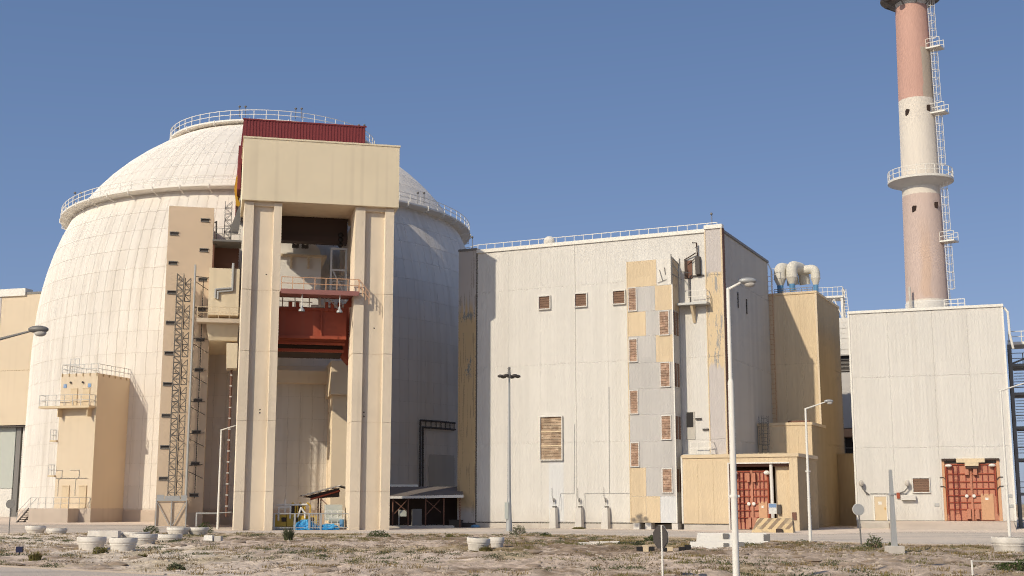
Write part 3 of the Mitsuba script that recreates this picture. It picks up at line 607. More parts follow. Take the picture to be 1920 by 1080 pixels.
for s in (-.9, 26.0): put('roof_lamp', M(MA).tube((s, -.5, 29.6), (s, -.5, 31.2), .04, None, 5).ball((s, -.4, 31.2), .14, 1), 'm_greysteel', hall)
put('roof_cowl', M(MA).ball((8.3, -.3, 29.9), .62, 2, (1, .8, .9)), 'm_white', hall)
# left end strip, darker
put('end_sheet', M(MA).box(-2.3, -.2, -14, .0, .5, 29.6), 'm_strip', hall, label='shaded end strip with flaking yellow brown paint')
put('end_coping', M(MA).box(-2.36, -.12, -14, .08, 29.6, 29.85), 'm_greysteel', hall)
put('end_gap', M(MA).box(-.199, -.021, -.4, -.05, .5, 29.4), 'm_mast', hall)
put('end_footing', M(MA).box(-2.0, -.2, -14, .02, -.2, .48), 'm_darksteel', hall)
for s0, s1, z0, z1 in ((7.3, 8.5, 22.65, 23.95), (11.4, 12.62, 22.65, 23.95), (15.6, 16.82, 22.65, 23.95)):
    slats(MA, hall, s0, s1, z0, z1, .015, n=5, proud=.2)
big = slats(MA, hall, 7.42, 9.78, 6.95, 11.3, .02, mat='m_bigboards', n=15, proud=.26)
each('mullion', MA, [(7.42, 9.78, .02, .14, 8.3, 8.42), (7.42, 9.78, .02, .14, 9.75, 9.87)], 'm_tan', big)
put('repaint_sheet', M(MA).corr(8.25, 9.9, -.005, .7, 6.75), 'm_bluish', hall, label='pale bluish repainted sheet below the boarded window')
for s in (11.3, ): put('seam_cover', M(MA).box(s - .035, s + .035, .0, .05, .7, 29.2), 'm_cream', hall)
g = M(MA)
g.path([(11.15, .05, 10.5), (11.05, .05, 3.5), (9.55, .05, 3.5), (9.55, .5, 2.1)], .02, 5); put('conduit', g, 'm_galv', hall)
g = M(MA); g.path([(14.95, .05, 14.2), (14.85, .05, 3.5)], .02, 5).path([(17.7, .05, 3.5), (12.2, .05, 3.5), (12.2, .5, 2.1)], .02, 5); put('conduit', g, 'm_galv', hall)
# stair shaft on the hall's corner: patched sheets, louvres, raised on blocks
shaft = put('stair_shaft', M(MA).box(17.87, 22.5, .03, 2.14, .66, 26.45), 'm_greypanel', hall, label='projecting shaft patched with yellow and grey sheets')
S0, S1, Oo = 17.85, 22.53, 2.16
lev = [.66, 3.2, 5.95, 8.5, 11.1, 13.65, 16.2, 18.9, 21.35, 23.85, 26.5]
pat = {9: [(S0, 20.95, 'm_yellowpanel'), (20.95, S1, 'm_white')], 8: [(S0, 18.9, 'm_greypanel'), (18.9, 20.75, 'm_greypanel'), (20.75, S1, 'm_yellowpanel')], 7: [(S0, 19.75, 'm_yellowpanel'), (19.75, S1, 'm_greypanel')],
       6: [(S0, 20.75, 'm_greypanel'), (20.75, S1, 'm_yellowpanel')], 5: [(S0, S1, 'm_greypanel')], 4: [(S0, S1, 'm_greypanel')], 3: [(S0, S1, 'm_greypanel')], 2: [(S0, S1, 'm_greypanel')],
       1: [(S0, 19.5, 'm_yellowpanel'), (19.5, S1, 'm_greypanel')], 0: [(S0, 19.45, 'm_yellowpanel'), (19.45, 20.9, 'm_yellowpanel'), (20.9, S1, 'm_bluish')]}
for k in range(10):
    for a, b, m_ in pat[k]: put('patch_sheet', M(MA).corr(a + .01, b - .01, Oo - .0, lev[k] + .012, lev[k + 1] - .012, .36, .011), m_, shaft)
    put('side_sheet', M(MA).corr_o(S1 + .0, .06, Oo, lev[k] + .012, lev[k + 1] - .012, .36, .011), 'm_yellowpanel' if k in (8, 9) else 'm_sidepanel', shaft)
put('edge_trim', M(MA).box(S1 - .02, S1 + .08, Oo, Oo + .08, .66, 26.5), 'm_whitepaint', shaft)
put('edge_trim', M(MA).box(S0 - .04, S0 + .05, Oo, Oo + .05, .66, 26.5), 'm_tan', shaft)
for z0, z1 in ((21.5, 23.75), (16.4, 18.6), (11.25, 13.48), (6.1, 8.34)):
    slats(MA, shaft, 18.02, 18.78, z0, z1, Oo + .03, mat='m_boards', n=9, proud=.08, holder='louvre', fw=.09)
for z0, z1 in ((18.9, 21.2), (13.8, 16.1), (8.67, 10.9), (3.56, 5.78)):
    slats(MA, shaft, 21.22, 22.12, z0, z1, Oo + .03, mat='m_boards', n=9, proud=.08, holder='louvre', fw=.09)
    for o in (.5, 1.35): put('side_louvre', M(MA).box(S1 + .02, S1 + .07, o, o + .5, z0, z1), 'm_brownslat', shaft)
for s in (18.1, 19.3, 22.0): put('footing_block', M(MA).box(s, s + .6, .9, 2.1, -.1, .62), 'm_white', shaft)
g = M(MA)
g.tube((22.55, 2.3, 26.9), (22.55, 2.3, 23.9), .06, None, 5).tube((22.6, 2.3, 26.6), (23.2, 1.6, 25.8), .06, None, 5).tube((23.2, 1.6, 26.5), (23.2, 1.6, 23.8), .07, None, 5).tube((22.6, 2.3, 24.9), (23.3, 1.4, 24.4), .06, None, 5).tube((22.6, 2.2, 26.0), (23.2, 1.6, 25.0), .05, None, 5).tube((23.2, 1.6, 25.2), (23.9, .4, 25.2), .05, None, 5)
put('bracket_frame', g, 'm_greysteel', shaft)
put('torn_sheet', M(MA).tube((21.1, 2.25, 24.1), (22.0, 2.25, 24.4), .03, None, 4).tube((21.3, 2.25, 25.4), (21.6, 2.25, 24.3), .04, None, 4).tube((21.9, 2.25, 24.9), (21.8, 2.25, 25.6), .04, None, 4), 'm_greysteel', shaft)
# two landings with doors in the recess right of the shaft
for z, sL, sR, nm in ((22.1, 22.7, 25.75, 'upper'), (7.22, 23.0, 25.85, 'lower')):
    ld = put('landing', M(MA).box(sL, sR, .02, 1.25, z - .22, z), 'm_galv', hall)
    put('railing', M(MA).rail([(23.75, 1.2, z), (sR - .05, 1.2, z), (sR - .05, .1, z)], 1.15, .75, .04), 'm_whitepaint', ld)
    put('bracket', M(MA).hexa([(24.0, .02, z - 1.9), (24.25, .02, z - 1.9), (24.25, .12, z - 1.9), (24.0, .12, z - 1.9)], [(24.0, .02, z - .22), (24.25, .02, z - .22), (24.25, 1.1, z - .22), (24.0, 1.1, z - .22)]), 'm_tan', ld)
d = put('door', M(MA).box(23.2, 24.0, .02, .06, 24.7, 26.55), 'm_darkbrown', hall); put('leaf', M(MA).hexa([(23.55, .06, 24.75), (24.0, .06, 24.75), (24.0, .12, 24.75), (23.55, .12, 24.75)], [(23.55, .06, 26.5), (24.0, .06, 26.5), (24.0, .12, 26.5), (23.55, .12, 26.5)]), 'm_rustpole', d)
d = put('door', M(MA).box(23.05, 23.9, .02, .06, 8.7, 11.4), 'm_sidepanel', hall); put('leaf', M(MA).box(23.1, 23.75, .06, .1, 9.9, 11.35), 'm_black', d)
ht = thing('hoist_beam', 'dark steel hoist arm bracketed to the hall above the upper landing', 'hoist')
put('arm', M(MA).tube((24.7, .1, 25.1), (24.6, .35, 28.2), .07, None, 5).tube((24.6, .35, 28.2), (24.2, .6, 28.2), .05, None, 5).tube((24.5, .3, 27.2), (23.2, .1, 26.6), .06, None, 5).tube((24.6, .3, 26.8), (23.6, .1, 26.1), .05, None, 5), 'm_darkbrown', ht)
put('winch', M(MA).box(24.45, 24.9, .02, .5, 25.0, 26.8).box(23.7, 25.2, .05, .15, 24.85, 24.98), 'm_darksteel', ht)
put('conduit', M(MA).path([(23.75, .1, 24.9), (23.75, .1, 22.2)], .05, 5), 'm_darksteel', ht)
for s, z in ((24.3, 10.6), (25.0, 9.55)): put('wall_box', M(MA).box(s - .3, s + .3, .02, .18, z, z + .16), 'm_darksteel', hall)

# three capped gate posts at the foot of the hall
for i, (s, wh) in enumerate(((8.98, 'leftmost'), (11.78, 'middle'), (14.62, 'rightmost'))):
    k = thing('concrete_vent_post', f'{wh} of three cream concrete posts at the foot of the hall', 'post', 'concrete posts at the foot of the hall')
    put('post', M(MA).hexa([(s - .36, .12, -.1), (s + .36, .12, -.1), (s + .36, .85, -.1), (s - .38, .85, -.1)], [(s - .29, .12, 2.1), (s + .29, .12, 2.1), (s + .27, .75, 2.1), (s - .29, .75, 2.1)]), 'm_cream', k)
    put('cap', M(MA).box(s - .05, s + .26, .2, .7, 2.1, 2.24), 'm_darksteel', k)
    put('bracket', M(MA).path([(s - .35, .1, 4.1), (s - .35, .1, 3.3), (s + .0, .4, 2.35)], .018, 4).ball((s - .05, .3, 2.85), .12, 1, (.8, .8, 2)), 'm_greysteel', k)

# ---------------------------------------------------------------- yellow block right of the hall
yb = thing('yellow_block', 'stepped yellow ribbed metal building with a red gate in its low front', 'building')
OL, OM, OT = 2.0, -12.0, -19.0
def clad(parent, s0, s1, o, z0, z1, mat, name='cladding_sheet', n=4, pitch=.4):
    e = np.linspace(s0, s1, n + 1)
    for a, b in zip(e[:-1], e[1:]): put(name, M(MA).corr(a + .01, b - .01, o, z0, z1, pitch), mat, parent)
low = put('low_block', M(MA).box(27.25, 27.7, OM, OL - .03, .6, 7.0).box(33.45, 34.25, -6.5, OL - .03, -.1, 7.0).box(27.7, 32.7, OM, -6.5, 6.25, 7.0).box(27.7, 33.45, -6.5, OL - .03, 6.25, 7.0).box(32.7, 33.45, -6.5, -6.2, -.1, 6.25).box(27.7, 33.45, -6.2, -5.9, .0, 6.2), 'm_yellow', yb)
put('left_wall', M(MA).box(23.15, 27.25, .2, OL - .03, .6, 7.0), 'm_yellow', low)
clad(low, 23.15, 27.7, OL - .02, .64, 6.8, 'm_yellowpanel', n=3); clad(low, 27.7, 33.45, OL - .02, 6.25, 6.8, 'm_yellowpanel', n=3); clad(low, 33.45, 34.25, OL - .02, -.05, 6.8, 'm_yellowpanel', n=1)
put('side_sheet', M(MA).corr_o(34.26, -6.5, OL - .02, -.05, 6.8), 'm_yellow', low)
put('coping', M(MA).box(23.1, 34.4, -6.55, OL + .12, 6.8, 7.12), 'm_yellowpanel', low)
each('edge_trim', MA, [(23.0, 23.16, .0, OL + .03, .6, 7.0), (27.6, 27.74, OL - .1, OL + .06, .0, 6.3), (27.6, 33.5, OL - .1, OL + .06, 6.2, 6.32)], 'm_white', low)
put('footing', M(MA).box(23.2, 27.6, -.2, OL + .02, -.2, .52), 'm_concrete', low)
put('roof_bolts', M(MA).rail([(27, OL - 1.5, 7.12), (33.5, OL - 1.5, 7.12)], .16, .45, .05, ()), 'm_tan', low)
put('recess_floor', M(MA).box(27.7, 33.45, -6, OL, -.2, .06), 'm_apron', low)
put('inner_wall', M(MA).box(31.9, 33.45, -5.9, OL - .95, .0, 6.25), 'm_yellow', low)
put('inner_sheet', M(MA).corr(31.92, 33.45, OL - .93, .05, 5.95), 'm_yellowpanel', low)
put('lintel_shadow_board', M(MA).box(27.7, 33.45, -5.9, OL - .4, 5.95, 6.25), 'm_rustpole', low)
put('gate_post', M(MA).tube((31.75, OL - .25, 0), (31.7, OL - .25, 6.1), .16, .16, 10), 'm_white', low)
for s in (28.1, 31.2):
    put('flood_lamp', M(MA).ball((s, OL - .6, 5.35), .24, 2, (1.2, 1, .9)), 'm_whitepaint', low)
put('wall_lantern', M(MA).box(32.1, 32.4, OL - .92, OL - .6, 1.5, 2.4), 'm_darksteel', low); put('wall_lantern', M(MA).box(33.6, 34.0, OL + .01, OL + .08, 1.0, 1.7), 'm_rustpole', low)
def gate(f, parent, s0, s1, o, z0, z1, wicket='right'):
    g = put('red_gate', M(f).box(s0, s1, o - .25, o, z0, z1), 'm_reddoor', parent, label='rust red double gate with ribs, ladders and a wicket door')
    w, h = s1 - s0, z1 - z0; mid = (s0 + s1) / 2
    for k, q in enumerate((.2, .32, .44, .56, .68, .82, .985)):
        for a, b in ((s0 + .1, mid - .12), (mid + .12, s1 - .1)):
            if a > mid and q < .5: b = mid + w * .16
            put('rib', M(f).box(a, b, o, o + .16, z0 + h * q - .05, z0 + h * q + .04), 'm_redsteel', g)
    for q in (.05, .15, .27, .40, .60, .72, .83, .95):
        a = z0 + .05 if q < .6 else z0 + h * .44
        put('rib', M(f).box(s0 + w * q - .04, s0 + w * q + .04, o + .001, o + .12, a, z1 - .06), 'm_pipe_red', g)
    put('stile', M(f).box(mid - .1, mid + .1, o, o + .2, z0, z1), 'm_reddoor', g)
    for q in (.39, .55):
        put('guide_box', M(f).box(s0 + w * q, s0 + w * q + w * .075, o + .1, o + .5, z0 + h * .80, z0 + h * .955), 'm_reddoor', g)
        put('guide_box', M(f).box(s0 + w * q, s0 + w * q + w * .075, o + .1, o + .42, z0 + h * .03, z0 + h * .2), 'm_reddoor', g)
    for q in (.40, .54): put('reflector', M(f).ball((s0 + w * q, o + .2, z0 + h * .43), .17, 2, (1, .3, 1)), 'm_whitepaint', g)
    d = put('wicket_door', M(f).box(mid + w * .17, s1 - w * .09, o + .002, o + .1, z0 + .08, z0 + h * .47), 'm_door', g, label='plain orange brown wicket door')
    put('notice', M(f).box(mid + w * .25, mid + w * .31, o + .1, o + .12, z0 + h * .36, z0 + h * .4), 'm_whitepaint', d)
    put('gate_ladder', M(f).ladder((s0 + w * .2, o + .25, z0 + h * .12), (s0 + w * .2, o + .25, z1 - .2), (1, 0, 0), .42, None, .035, .4), 'm_pipe_red', g)
    for s, sg in ((s0 + .12, -1), (s1 - .12, 1)):
        put('bolt_rod', M(f).path([(s, o + .25, z0 + h * .12), (s, o + .25, z0 + h * .93), (s - sg * .3, o + .25, z0 + h * .97)], .07, 6), 'm_redsteel', g)
    return g
gate(MA, low, 27.95, 31.35, OL - 1.1, .1, 5.6)
mid = put('middle_block', M(MA).box(27.1, 32.75, OT, OM - .03, -.1, 10.7), 'm_yellow', yb)
clad(mid, 27.1, 32.75, OM - .02, 7.0, 10.55, 'm_yellowpanel', n=4)
put('side_sheet', M(MA).corr_o(32.76, OT, -6.4 if False else OM - .02, .3, 10.55), 'm_yellow', mid)
put('coping', M(MA).box(27.05, 32.85, OT, OM + .08, 10.55, 10.85), 'm_yellowpanel', mid)
put('roof_pipes', M(MA).box(30.0, 32.3, OM - 1.5, OM - 1.2, 10.85, 11.1), 'm_rustpole', mid)
tall = put('tall_block', M(MA).box(26.0, 32.3, OT - 13, OT - .03, -.1, 25.6), 'm_yellow', yb)
for z0, z1 in ((10.4, 17.7), (17.72, 25.5)): clad(tall, 26.9, 32.3, OT - .02, z0, z1, 'm_yellowpanel', n=3)
for z0, z1 in ((.3, 9), (9.02, 17.7), (17.72, 25.5)): put('side_sheet', M(MA).corr_o(32.32, OT - 13, OT - .02, z0, z1), 'm_yellow', tall)
put('coping', M(MA).box(26.8, 32.42, OT - 13, OT + .1, 25.5, 25.75), 'm_yellowpanel', tall)
put('corner_trim', M(MA).box(32.2, 32.4, OT - .02, OT + .05, 10.9, 25.5), 'm_peach', tall)
put('caged_ladder', M(MA).ladder((27.2, OT + .25, 10.9), (27.2, OT + .25, 28.3), (1, 0, 0), .7, None, .045, .55), 'm_door', tall)
put('ladder', M(MA).ladder((27.9, OM + .35, 7.1), (27.9, OM + .35, 11.6), (1, 0, 0), .6, (0, .5, 0), .04, .4), 'm_greysteel', mid)
put('ladder_hoop', M(MA).path([(26.5, OT + .3, 27.9), (26.7, OT + .3, 29.0), (27.2, OT + .3, 29.1), (27.5, OT + .3, 28.4), (27.5, OT + .3, 25.8)], .06, 5).rail([(27.5, OT - .1, 27.2), (28.2, OT - .1, 27.2)], 1.4, .5, .03), 'm_whitepaint', tall)
put('roof_railing', M(MA).rail([(27.6, OT - .4, 25.75), (31.9, OT - .4, 25.75)], .5, .6, .04), 'm_greysteel', tall)
put('rear_annex', M(MA).lathe((33.4, OT - 10.5, 0), [(2.6, -.1), (2.6, 7.9), (2.65, 7.9), (2.65, 8.1), (.05, 8.1)], 28), 'm_yellow', yb, smooth=40)
put('downpipe', M(MA).tube((35.9, OT - 9.5, .2), (35.9, OT - 9.5, 3.8), .09, None, 6), 'm_darksteel', yb)
# bent roof ducts on the tall block
def duct(label, pts, r, collar):
    k = thing('roof_duct', label, 'duct'); g = M(MA); pts = np.array(pts, float)
    P = [pts[0]]                                        # round each bend
    for a, b, c in zip(pts[:-2], pts[1:-1], pts[2:]):
        ra = min(.85, .5 * np.linalg.norm(b - a), .5 * np.linalg.norm(c - b)); p, q = b + (a - b) / np.linalg.norm(a - b) * ra, b + (c - b) / np.linalg.norm(c - b) * ra
        P += [(1 - t) ** 2 * p + 2 * t * (1 - t) * b + t * t * q for t in np.linspace(0, 1, 7)]
    P = np.array(P + [pts[-1]]); n = 20; ang = np.arange(n) * 2 * math.pi / n; V = []
    up = np.array([.31, .52, .79])
    for i in range(len(P)):
        d = P[min(i + 1, len(P) - 1)] - P[max(i - 1, 0)]; d /= np.linalg.norm(d)
        x = np.cross(d, up); x /= np.linalg.norm(x); y = np.cross(d, x); V.append(P[i] + r * (np.cos(ang)[:, None] * x + np.sin(ang)[:, None] * y))
    m = len(P); g.quads(np.vstack(V + [P[-1:]]), [[i * n + j, i * n + (j + 1) % n, (i + 1) * n + (j + 1) % n, (i + 1) * n + j] for i in range(m - 1) for j in range(n)] + [[(m - 1) * n + j, (m - 1) * n + (j + 1) % n, m * n, m * n] for j in range(n)])
    put('pipe', g, 'm_duct', k, smooth=40)
    s_, o, z = pts[0]
    put('cone', M(MA).tube((s_, o, z), (s_, o, z - .7), r, r * .55, 20), 'm_duct', k, smooth=40)
    put('collar', M(MA).tube((s_, o, z - 1.5), (s_, o, z - .7), r * .55, r * .55, 14), collar, k, smooth=40)
    put('strap', M(MA).tube((s_, o, z), (s_, o, z + .07), r * 1.05, r * 1.05, 20), 'm_concrete', k)
plain('m_duct', (0.60, 0.57, 0.50), 0.6)
duct('leftmost bent cream roof duct on the yellow block', [(28.1, OT - 1.3, 27.5), (28.1, OT - 1.3, 28.85), (28.9, OT - 3.6, 28.85), (29.0, OT - 3.9, 27.2)], .66, 'm_bluepaint')
duct('middle bent cream roof duct with pale blue collar on the yellow block', [(29.45, OT - 1.3, 27.6), (29.45, OT - 1.3, 29.0), (30.2, OT - 3.8, 29.0), (30.3, OT - 4.1, 27.2)], .62, 'm_bluepaint')
duct('rightmost cream roof duct running sideways on the yellow block', [(31.75, OT - 3.0, 27.6), (31.75, OT - 3.0, 28.75), (29.9, OT - 3.4, 28.75)], .52, 'm_bluepaint')
rf = thing('white_roof_frame', 'white steel roof platform with railing behind the yellow block', 'steel frame')
BG = Fr(43.1, 165.0, 110)
g = M(BG)
for s in (-2.3, 0.0):
    for o in (-.2, -3): g.box(s - .14, s + .14, o - .14, o + .14, 26.4, 29.2)
g.tube((-2.2, -.2, 26.6), (-1.0, -.2, 29.0), .07, None, 5).tube((-.1, -.2, 26.6), (-1.0, -.2, 29.0), .07, None, 5)
put('post', g, 'm_whitepaint', rf); put('deck', M(BG).box(-3.0, .2, -3.2, .1, 29.1, 29.35), 'm_whitepaint', rf); put('railing', M(BG).rail([(-3.0, .05, 29.35), (.15, .05, 29.35), (.15, -3, 29.35)], 1.15, .6, .04), 'm_whitepaint', rf)
put('stair', M(BG).ladder((.6, -.3, 26.5), (.3, -.3, 30.2), (1, 0, 0), .5, None, .05, .4), 'm_whitepaint', rf)
put('tank', M(BG).box(-1.9, -.6, -2.6, -1.0, 26.4, 27.6), 'm_greysteel', rf)
# link building seen between yellow block and right hall
lk = thing('link_building', 'pale grey link building between yellow block and the far right hall', 'building')
put('core', M(BG).box(-4.0, 8, -10, -.1, 21.5, 26.4), 'm_white', lk)
for k in range(7): put('siding_board', M(BG).box(-4.0, 8, -.1, -.04 + .05 * (k % 2), 21.6 + k * .69, 22.25 + k * .69), 'm_white', lk)
put('louvre_band', M(BG).box(-4, 8, -6, -1.0, 19.4, 21.5), 'm_darksteel', lk)
for k in range(4): put('louvre_slat', M(BG).box(-4, 8, -1.0, -.8, 19.5 + k * .5, 19.62 + k * .5), 'm_greysteel', lk)
put('lower_wall', M(BG).box(-4, 8, -9, -.4, 12.1, 19.3), 'm_greypanel', lk); put('beam', M(BG).box(-4, 8, -9, -.3, 11.0, 12.0), 'm_door', lk)
put('screen_wall', M(BG).box(-4, 8, -9, -3.0, .0, 10.9), 'm_darksteel', lk)
g = M(BG)
for s in np.arange(-3.5, 7, 1.4): g.box(s, s + .12, -3, -2.9, 0, 10.9)
for z in (2.5, 5, 7.5, 9.6): g.box(-4, 8, -3, -2.88, z, z + .15)
put('screen_frame', g, 'm_greysteel', lk)

# ---------------------------------------------------------------- right hall
RI = Fr(35.355, 133.0, 110)
rh = thing('right_hall', 'cream ribbed metal hall with rust red gate beneath the striped stack', 'building')
put('core', M(RI).box(.02, 8.5, -17, -.05, .8, 22.2).box(13.95, 15.15, -17, -.05, .8, 22.2).box(8.5, 13.95, -17, -.05, 6.95, 22.2).box(8.5, 13.95, -17, -1.0, .8, 6.95), 'm_cream', rh)
put('plinth', M(RI).box(-.05, 15.2, -17, .06, -.3, .76), 'm_concrete', rh)
rz = [.82, 8.15, 15.4, 22.15]
for i in range(3):
    for a, b in ((0, 3.9), (3.9, 8.3), (8.3, 11.7), (11.7, 15.15)):
        if i == 0 and a >= 8.3:
            put('cladding_sheet', M(RI).corr(a + .01, b - .01, -.02, 6.95, rz[1] - .01), 'm_cream', rh)
            continue
        put('cladding_sheet', M(RI).corr(a + .01, b - .01, -.02, rz[i] + .01, rz[i + 1] - .01), 'm_cream', rh)
put('cladding_sheet', M(RI).corr(8.31, 8.5, -.02, .82, 6.95, .2), 'm_cream', rh); put('cladding_sheet', M(RI).corr(13.95, 15.15, -.02, .82, 6.95), 'm_cream', rh)
put('coping', M(RI).box(-.1, 15.25, -17, .14, 22.15, 22.42), 'm_whitepaint', rh)
each('edge_trim', RI, [(-.08, .1, -.3, .08, .8, 22.15), (15.06, 15.22, -.3, .06, .8, 22.15)], 'm_whitepaint', rh)
put('side_pipe', M(RI).path([(15.3, -.3, 22.1), (15.65, -.3, 21.6), (15.7, -.3, 19.4), (15.95, -.5, 17.9)], .12, 6), 'm_whitepaint', rh)
gate(RI, rh, 8.75, 13.65, -.14, .82, 6.45)
each('gate_reveal', RI, [(8.5, 8.75, -.14, .03, .8, 6.9), (13.65, 13.95, -.14, .03, .8, 6.9)], 'm_door', rh)
each('gate_lintel', RI, [(9.9, 12.6, -.14, .3, 6.55, 6.95), (10.7, 12.0, -.1, .55, 6.2, 6.6)], 'm_tan', rh)
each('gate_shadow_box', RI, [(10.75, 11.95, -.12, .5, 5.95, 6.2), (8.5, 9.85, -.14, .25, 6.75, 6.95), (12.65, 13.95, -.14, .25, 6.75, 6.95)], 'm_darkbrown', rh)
for s in (9.15, 13.25): put('gate_lamp', M(RI).ball((s, .25, 6.25), .26, 2, (1.3, 1, .6)), 'm_whitepaint', rh)
for s, sg in ((8.6, -1), (13.85, 1)):
    for z in (5.1, 4.2): put('cable_loop', M(RI).path([(s + sg * .35, .05, z), (s, .12, z), (s - sg * .35, .12, z - .4)], .04, 5), 'm_darksteel', rh)
d = put('door', M(RI).box(1.78, 2.95, .0, .06, .8, 3.2), 'm_tan', rh); put('frame', M(RI).box(1.68, 1.78, .0, .14, .8, 3.3).box(2.95, 3.03, .0, .1, .8, 3.3).box(1.68, 3.03, .0, .14, 3.2, 3.32), 'm_whitepaint', d); put('handle', M(RI).box(2.75, 2.85, .06, .12, 1.9, 2.1), 'm_craneyellow', d); put('notice', M(RI).box(2.15, 2.5, .06, .07, 2.4, 2.7), 'm_whitepaint', d)
slats(RI, rh, 5.65, 7.2, 3.65, 5.02, .015, n=8, proud=.16)
put('wall_box', M(RI).box(4.45, 5.85, .01, .55, 2.85, 3.3), 'm_cream', rh)
put('alarm_box', M(RI).box(4.0, 4.3, .01, .2, 3.0, 3.6), 'm_redsteel', rh)
for s, z in ((7.6, 2.2), (14.55, 2.1), (14.5, 3.1)): put('wall_sign', M(RI).box(s, s + .45, .01, .05, z, z + .32), 'm_galv', rh)
put('conduit', M(RI).path([(1.4, .06, 3.5), (5.0, .06, 3.45)], .035, 5), 'm_greysteel', rh)
for s, w in ((.4, 'left of the small door'), (4.9, 'right of the small door')):
    k = thing('wall_floodlight', f'grey bracketed floodlight on the right hall {w}', 'floodlight')
    put('arm', M(RI).path([(s + .9, .05, 3.4), (s + .5, .45, 3.7), (s + .25, .5, 4.3)] if s < 1 else [(s - .8, .05, 3.5), (s - .1, .4, 3.7), (s + .3, .45, 4.2)], .07, 5), 'm_greysteel', k)
    put('head', M(RI).ball((s + .2, .6, 4.55), .3, 2, (.8, .9, 1.1)), 'm_concrete', k, 40)
put('ramp', M(RI).hexa([(3.2, .0, -.2), (14.9, .0, -.2), (15.1, 7.5, -.3), (3.6, 7.5, -.3)], [(3.2, .0, .78), (14.9, .0, .78), (15.0, 7.2, .04), (3.6, 7.2, .04)]), 'm_apron', rh)
put('step', M(RI).box(.9, 3.2, .06, 1.6, -.2, .55), 'm_concrete', rh)

# ---------------------------------------------------------------- vent stack
sk = thing('vent_stack', 'tall tapering ventilation stack banded in white and faded red', 'stack')
put('shaft', M().lathe((SX, SY, 0), [(3.1, 0), (2.66, 28.6), (2.62, 30), (2.43, 43), (2.27, 56), (2.07, 69), (2.0, 74), (1.9, 74), (1.9, 70)], 96), 'm_stack', sk, smooth=30)
put('base_collar', M().lathe((SX, SY, 0), [(2.75, 22), (2.75, 28.2), (2.66, 28.35)], 48), 'm_white', sk, smooth=30)
def collar(z, r, h, posts, name):
    k = put(name, M().lathe((SX, SY, z), [(2.3, -1.1), (r - .3, -.35), (r, -.3), (r, 0), (2.3, 0)], 48), 'm_white', sk, smooth=30)
    g = M(); P = [(SX + (r - .08) * math.cos(a), SY + (r - .08) * math.sin(a), z) for a in np.arange(posts) * 2 * math.pi / posts]
    for i, p in enumerate(P):
        q = P[(i + 1) % posts]; g.tube(p, (p[0], p[1], z + h), .06, None, 4)
        for u in (1, .5): g.tube((p[0], p[1], z + h * u), (q[0], q[1], z + h * u), .05, None, 4)
    put('railing', g, 'm_whitepaint', k)
collar(44.75, 4.2, 1.25, 22, 'ring_walkway')
k = put('top_walkway', M().lathe((SX, SY, 70.1), [(2.05, -.6), (3.9, -.1), (4.0, 0), (4.0, .15), (2.05, .15)], 40), 'm_greysteel', sk)
put('railing', M().rail([(SX + 3.9 * math.cos(a), SY + 3.9 * math.sin(a), 70.2) for a in np.linspace(0, 2 * math.pi, 17)], 1.2, 1.6, .06), 'm_greysteel', k)
for a in np.arange(8) * math.pi / 4: put('strut', M().tube((SX + 2.05 * math.cos(a), SY + 2.05 * math.sin(a), 68.9), (SX + 3.8 * math.cos(a), SY + 3.8 * math.sin(a), 70.0), .09, None, 5), 'm_greysteel', k)
for a in (math.radians(200), math.radians(225)): put('beacon', M().ball((SX + 3.7 * math.cos(a), SY + 3.7 * math.sin(a), 69.6), .45, 2, (1, 1, .8)), 'm_darksteel', sk)
LA = math.radians(-38)                                 # the ladder runs up the stack's right flank
ux, uy = math.cos(LA), math.sin(LA)
for z0, z1 in ((28.4, 36.2), (36.2, 44.6), (45.0, 53.6), (53.6, 62.6), (62.6, 70.2)):
    r0 = 2.95 - (z0 - 28) * .0145; r1 = 2.95 - (z1 - 28) * .0145
    put('caged_ladder', M().ladder((SX + r0 * ux, SY + r0 * uy, z0), (SX + r1 * ux, SY + r1 * uy, z1 + .6), (-uy, ux, 0), .55, (ux, uy, 0), .045, .4), 'm_whitepaint', sk)
for z in (36.2, 53.6, 62.6):
    rr = 2.55 - (z - 28) * .0145; c = (SX + (rr + .9) * ux, SY + (rr + .9) * uy)
    f = Fr(c[0], c[1], 90 - math.degrees(LA) + 90)
    b = put('rest_platform', M(f).box(-.9, .9, -.95, .95, z - .18, z), 'm_whitepaint', sk)
    put('railing', M(f).rail([(-.85, -.9, z), (-.85, .9, z), (.85, .9, z), (.85, -.9, z)], 1.15, .9, .045), 'm_whitepaint', b)
for dx, z in ((-1.75, 53.8), (.85, 54.2), (-1.65, 40.6), (1.1, 41.0)):
    r = 2.29 if z > 50 else 2.47; y = SY - math.sqrt(r * r - dx * dx)
    put('port', M().hexa([(SX + dx - .22, y + .15, z - .5), (SX + dx + .22, y + .15, z - .5), (SX + dx + .22, y - .1, z - .4), (SX + dx - .22, y - .1, z - .4)], [(SX + dx - .22, y + .15, z + .2), (SX + dx + .22, y + .15, z + .2), (SX + dx + .22, y - .35, z + .3), (SX + dx - .22, y - .35, z + .3)]), 'm_darkbrown', sk)
put('base_railing', M(RI).rail([(9.6, -1.0, 22.4), (11.6, -1.0, 22.4)], .9, .6, .05), 'm_whitepaint', sk)
put('side_pipe', M().tube((SX - 2.9, SY - 2.2, 24), (SX - 2.9, SY - 2.2, 30.1), .16, None, 8), 'm_concrete', sk)

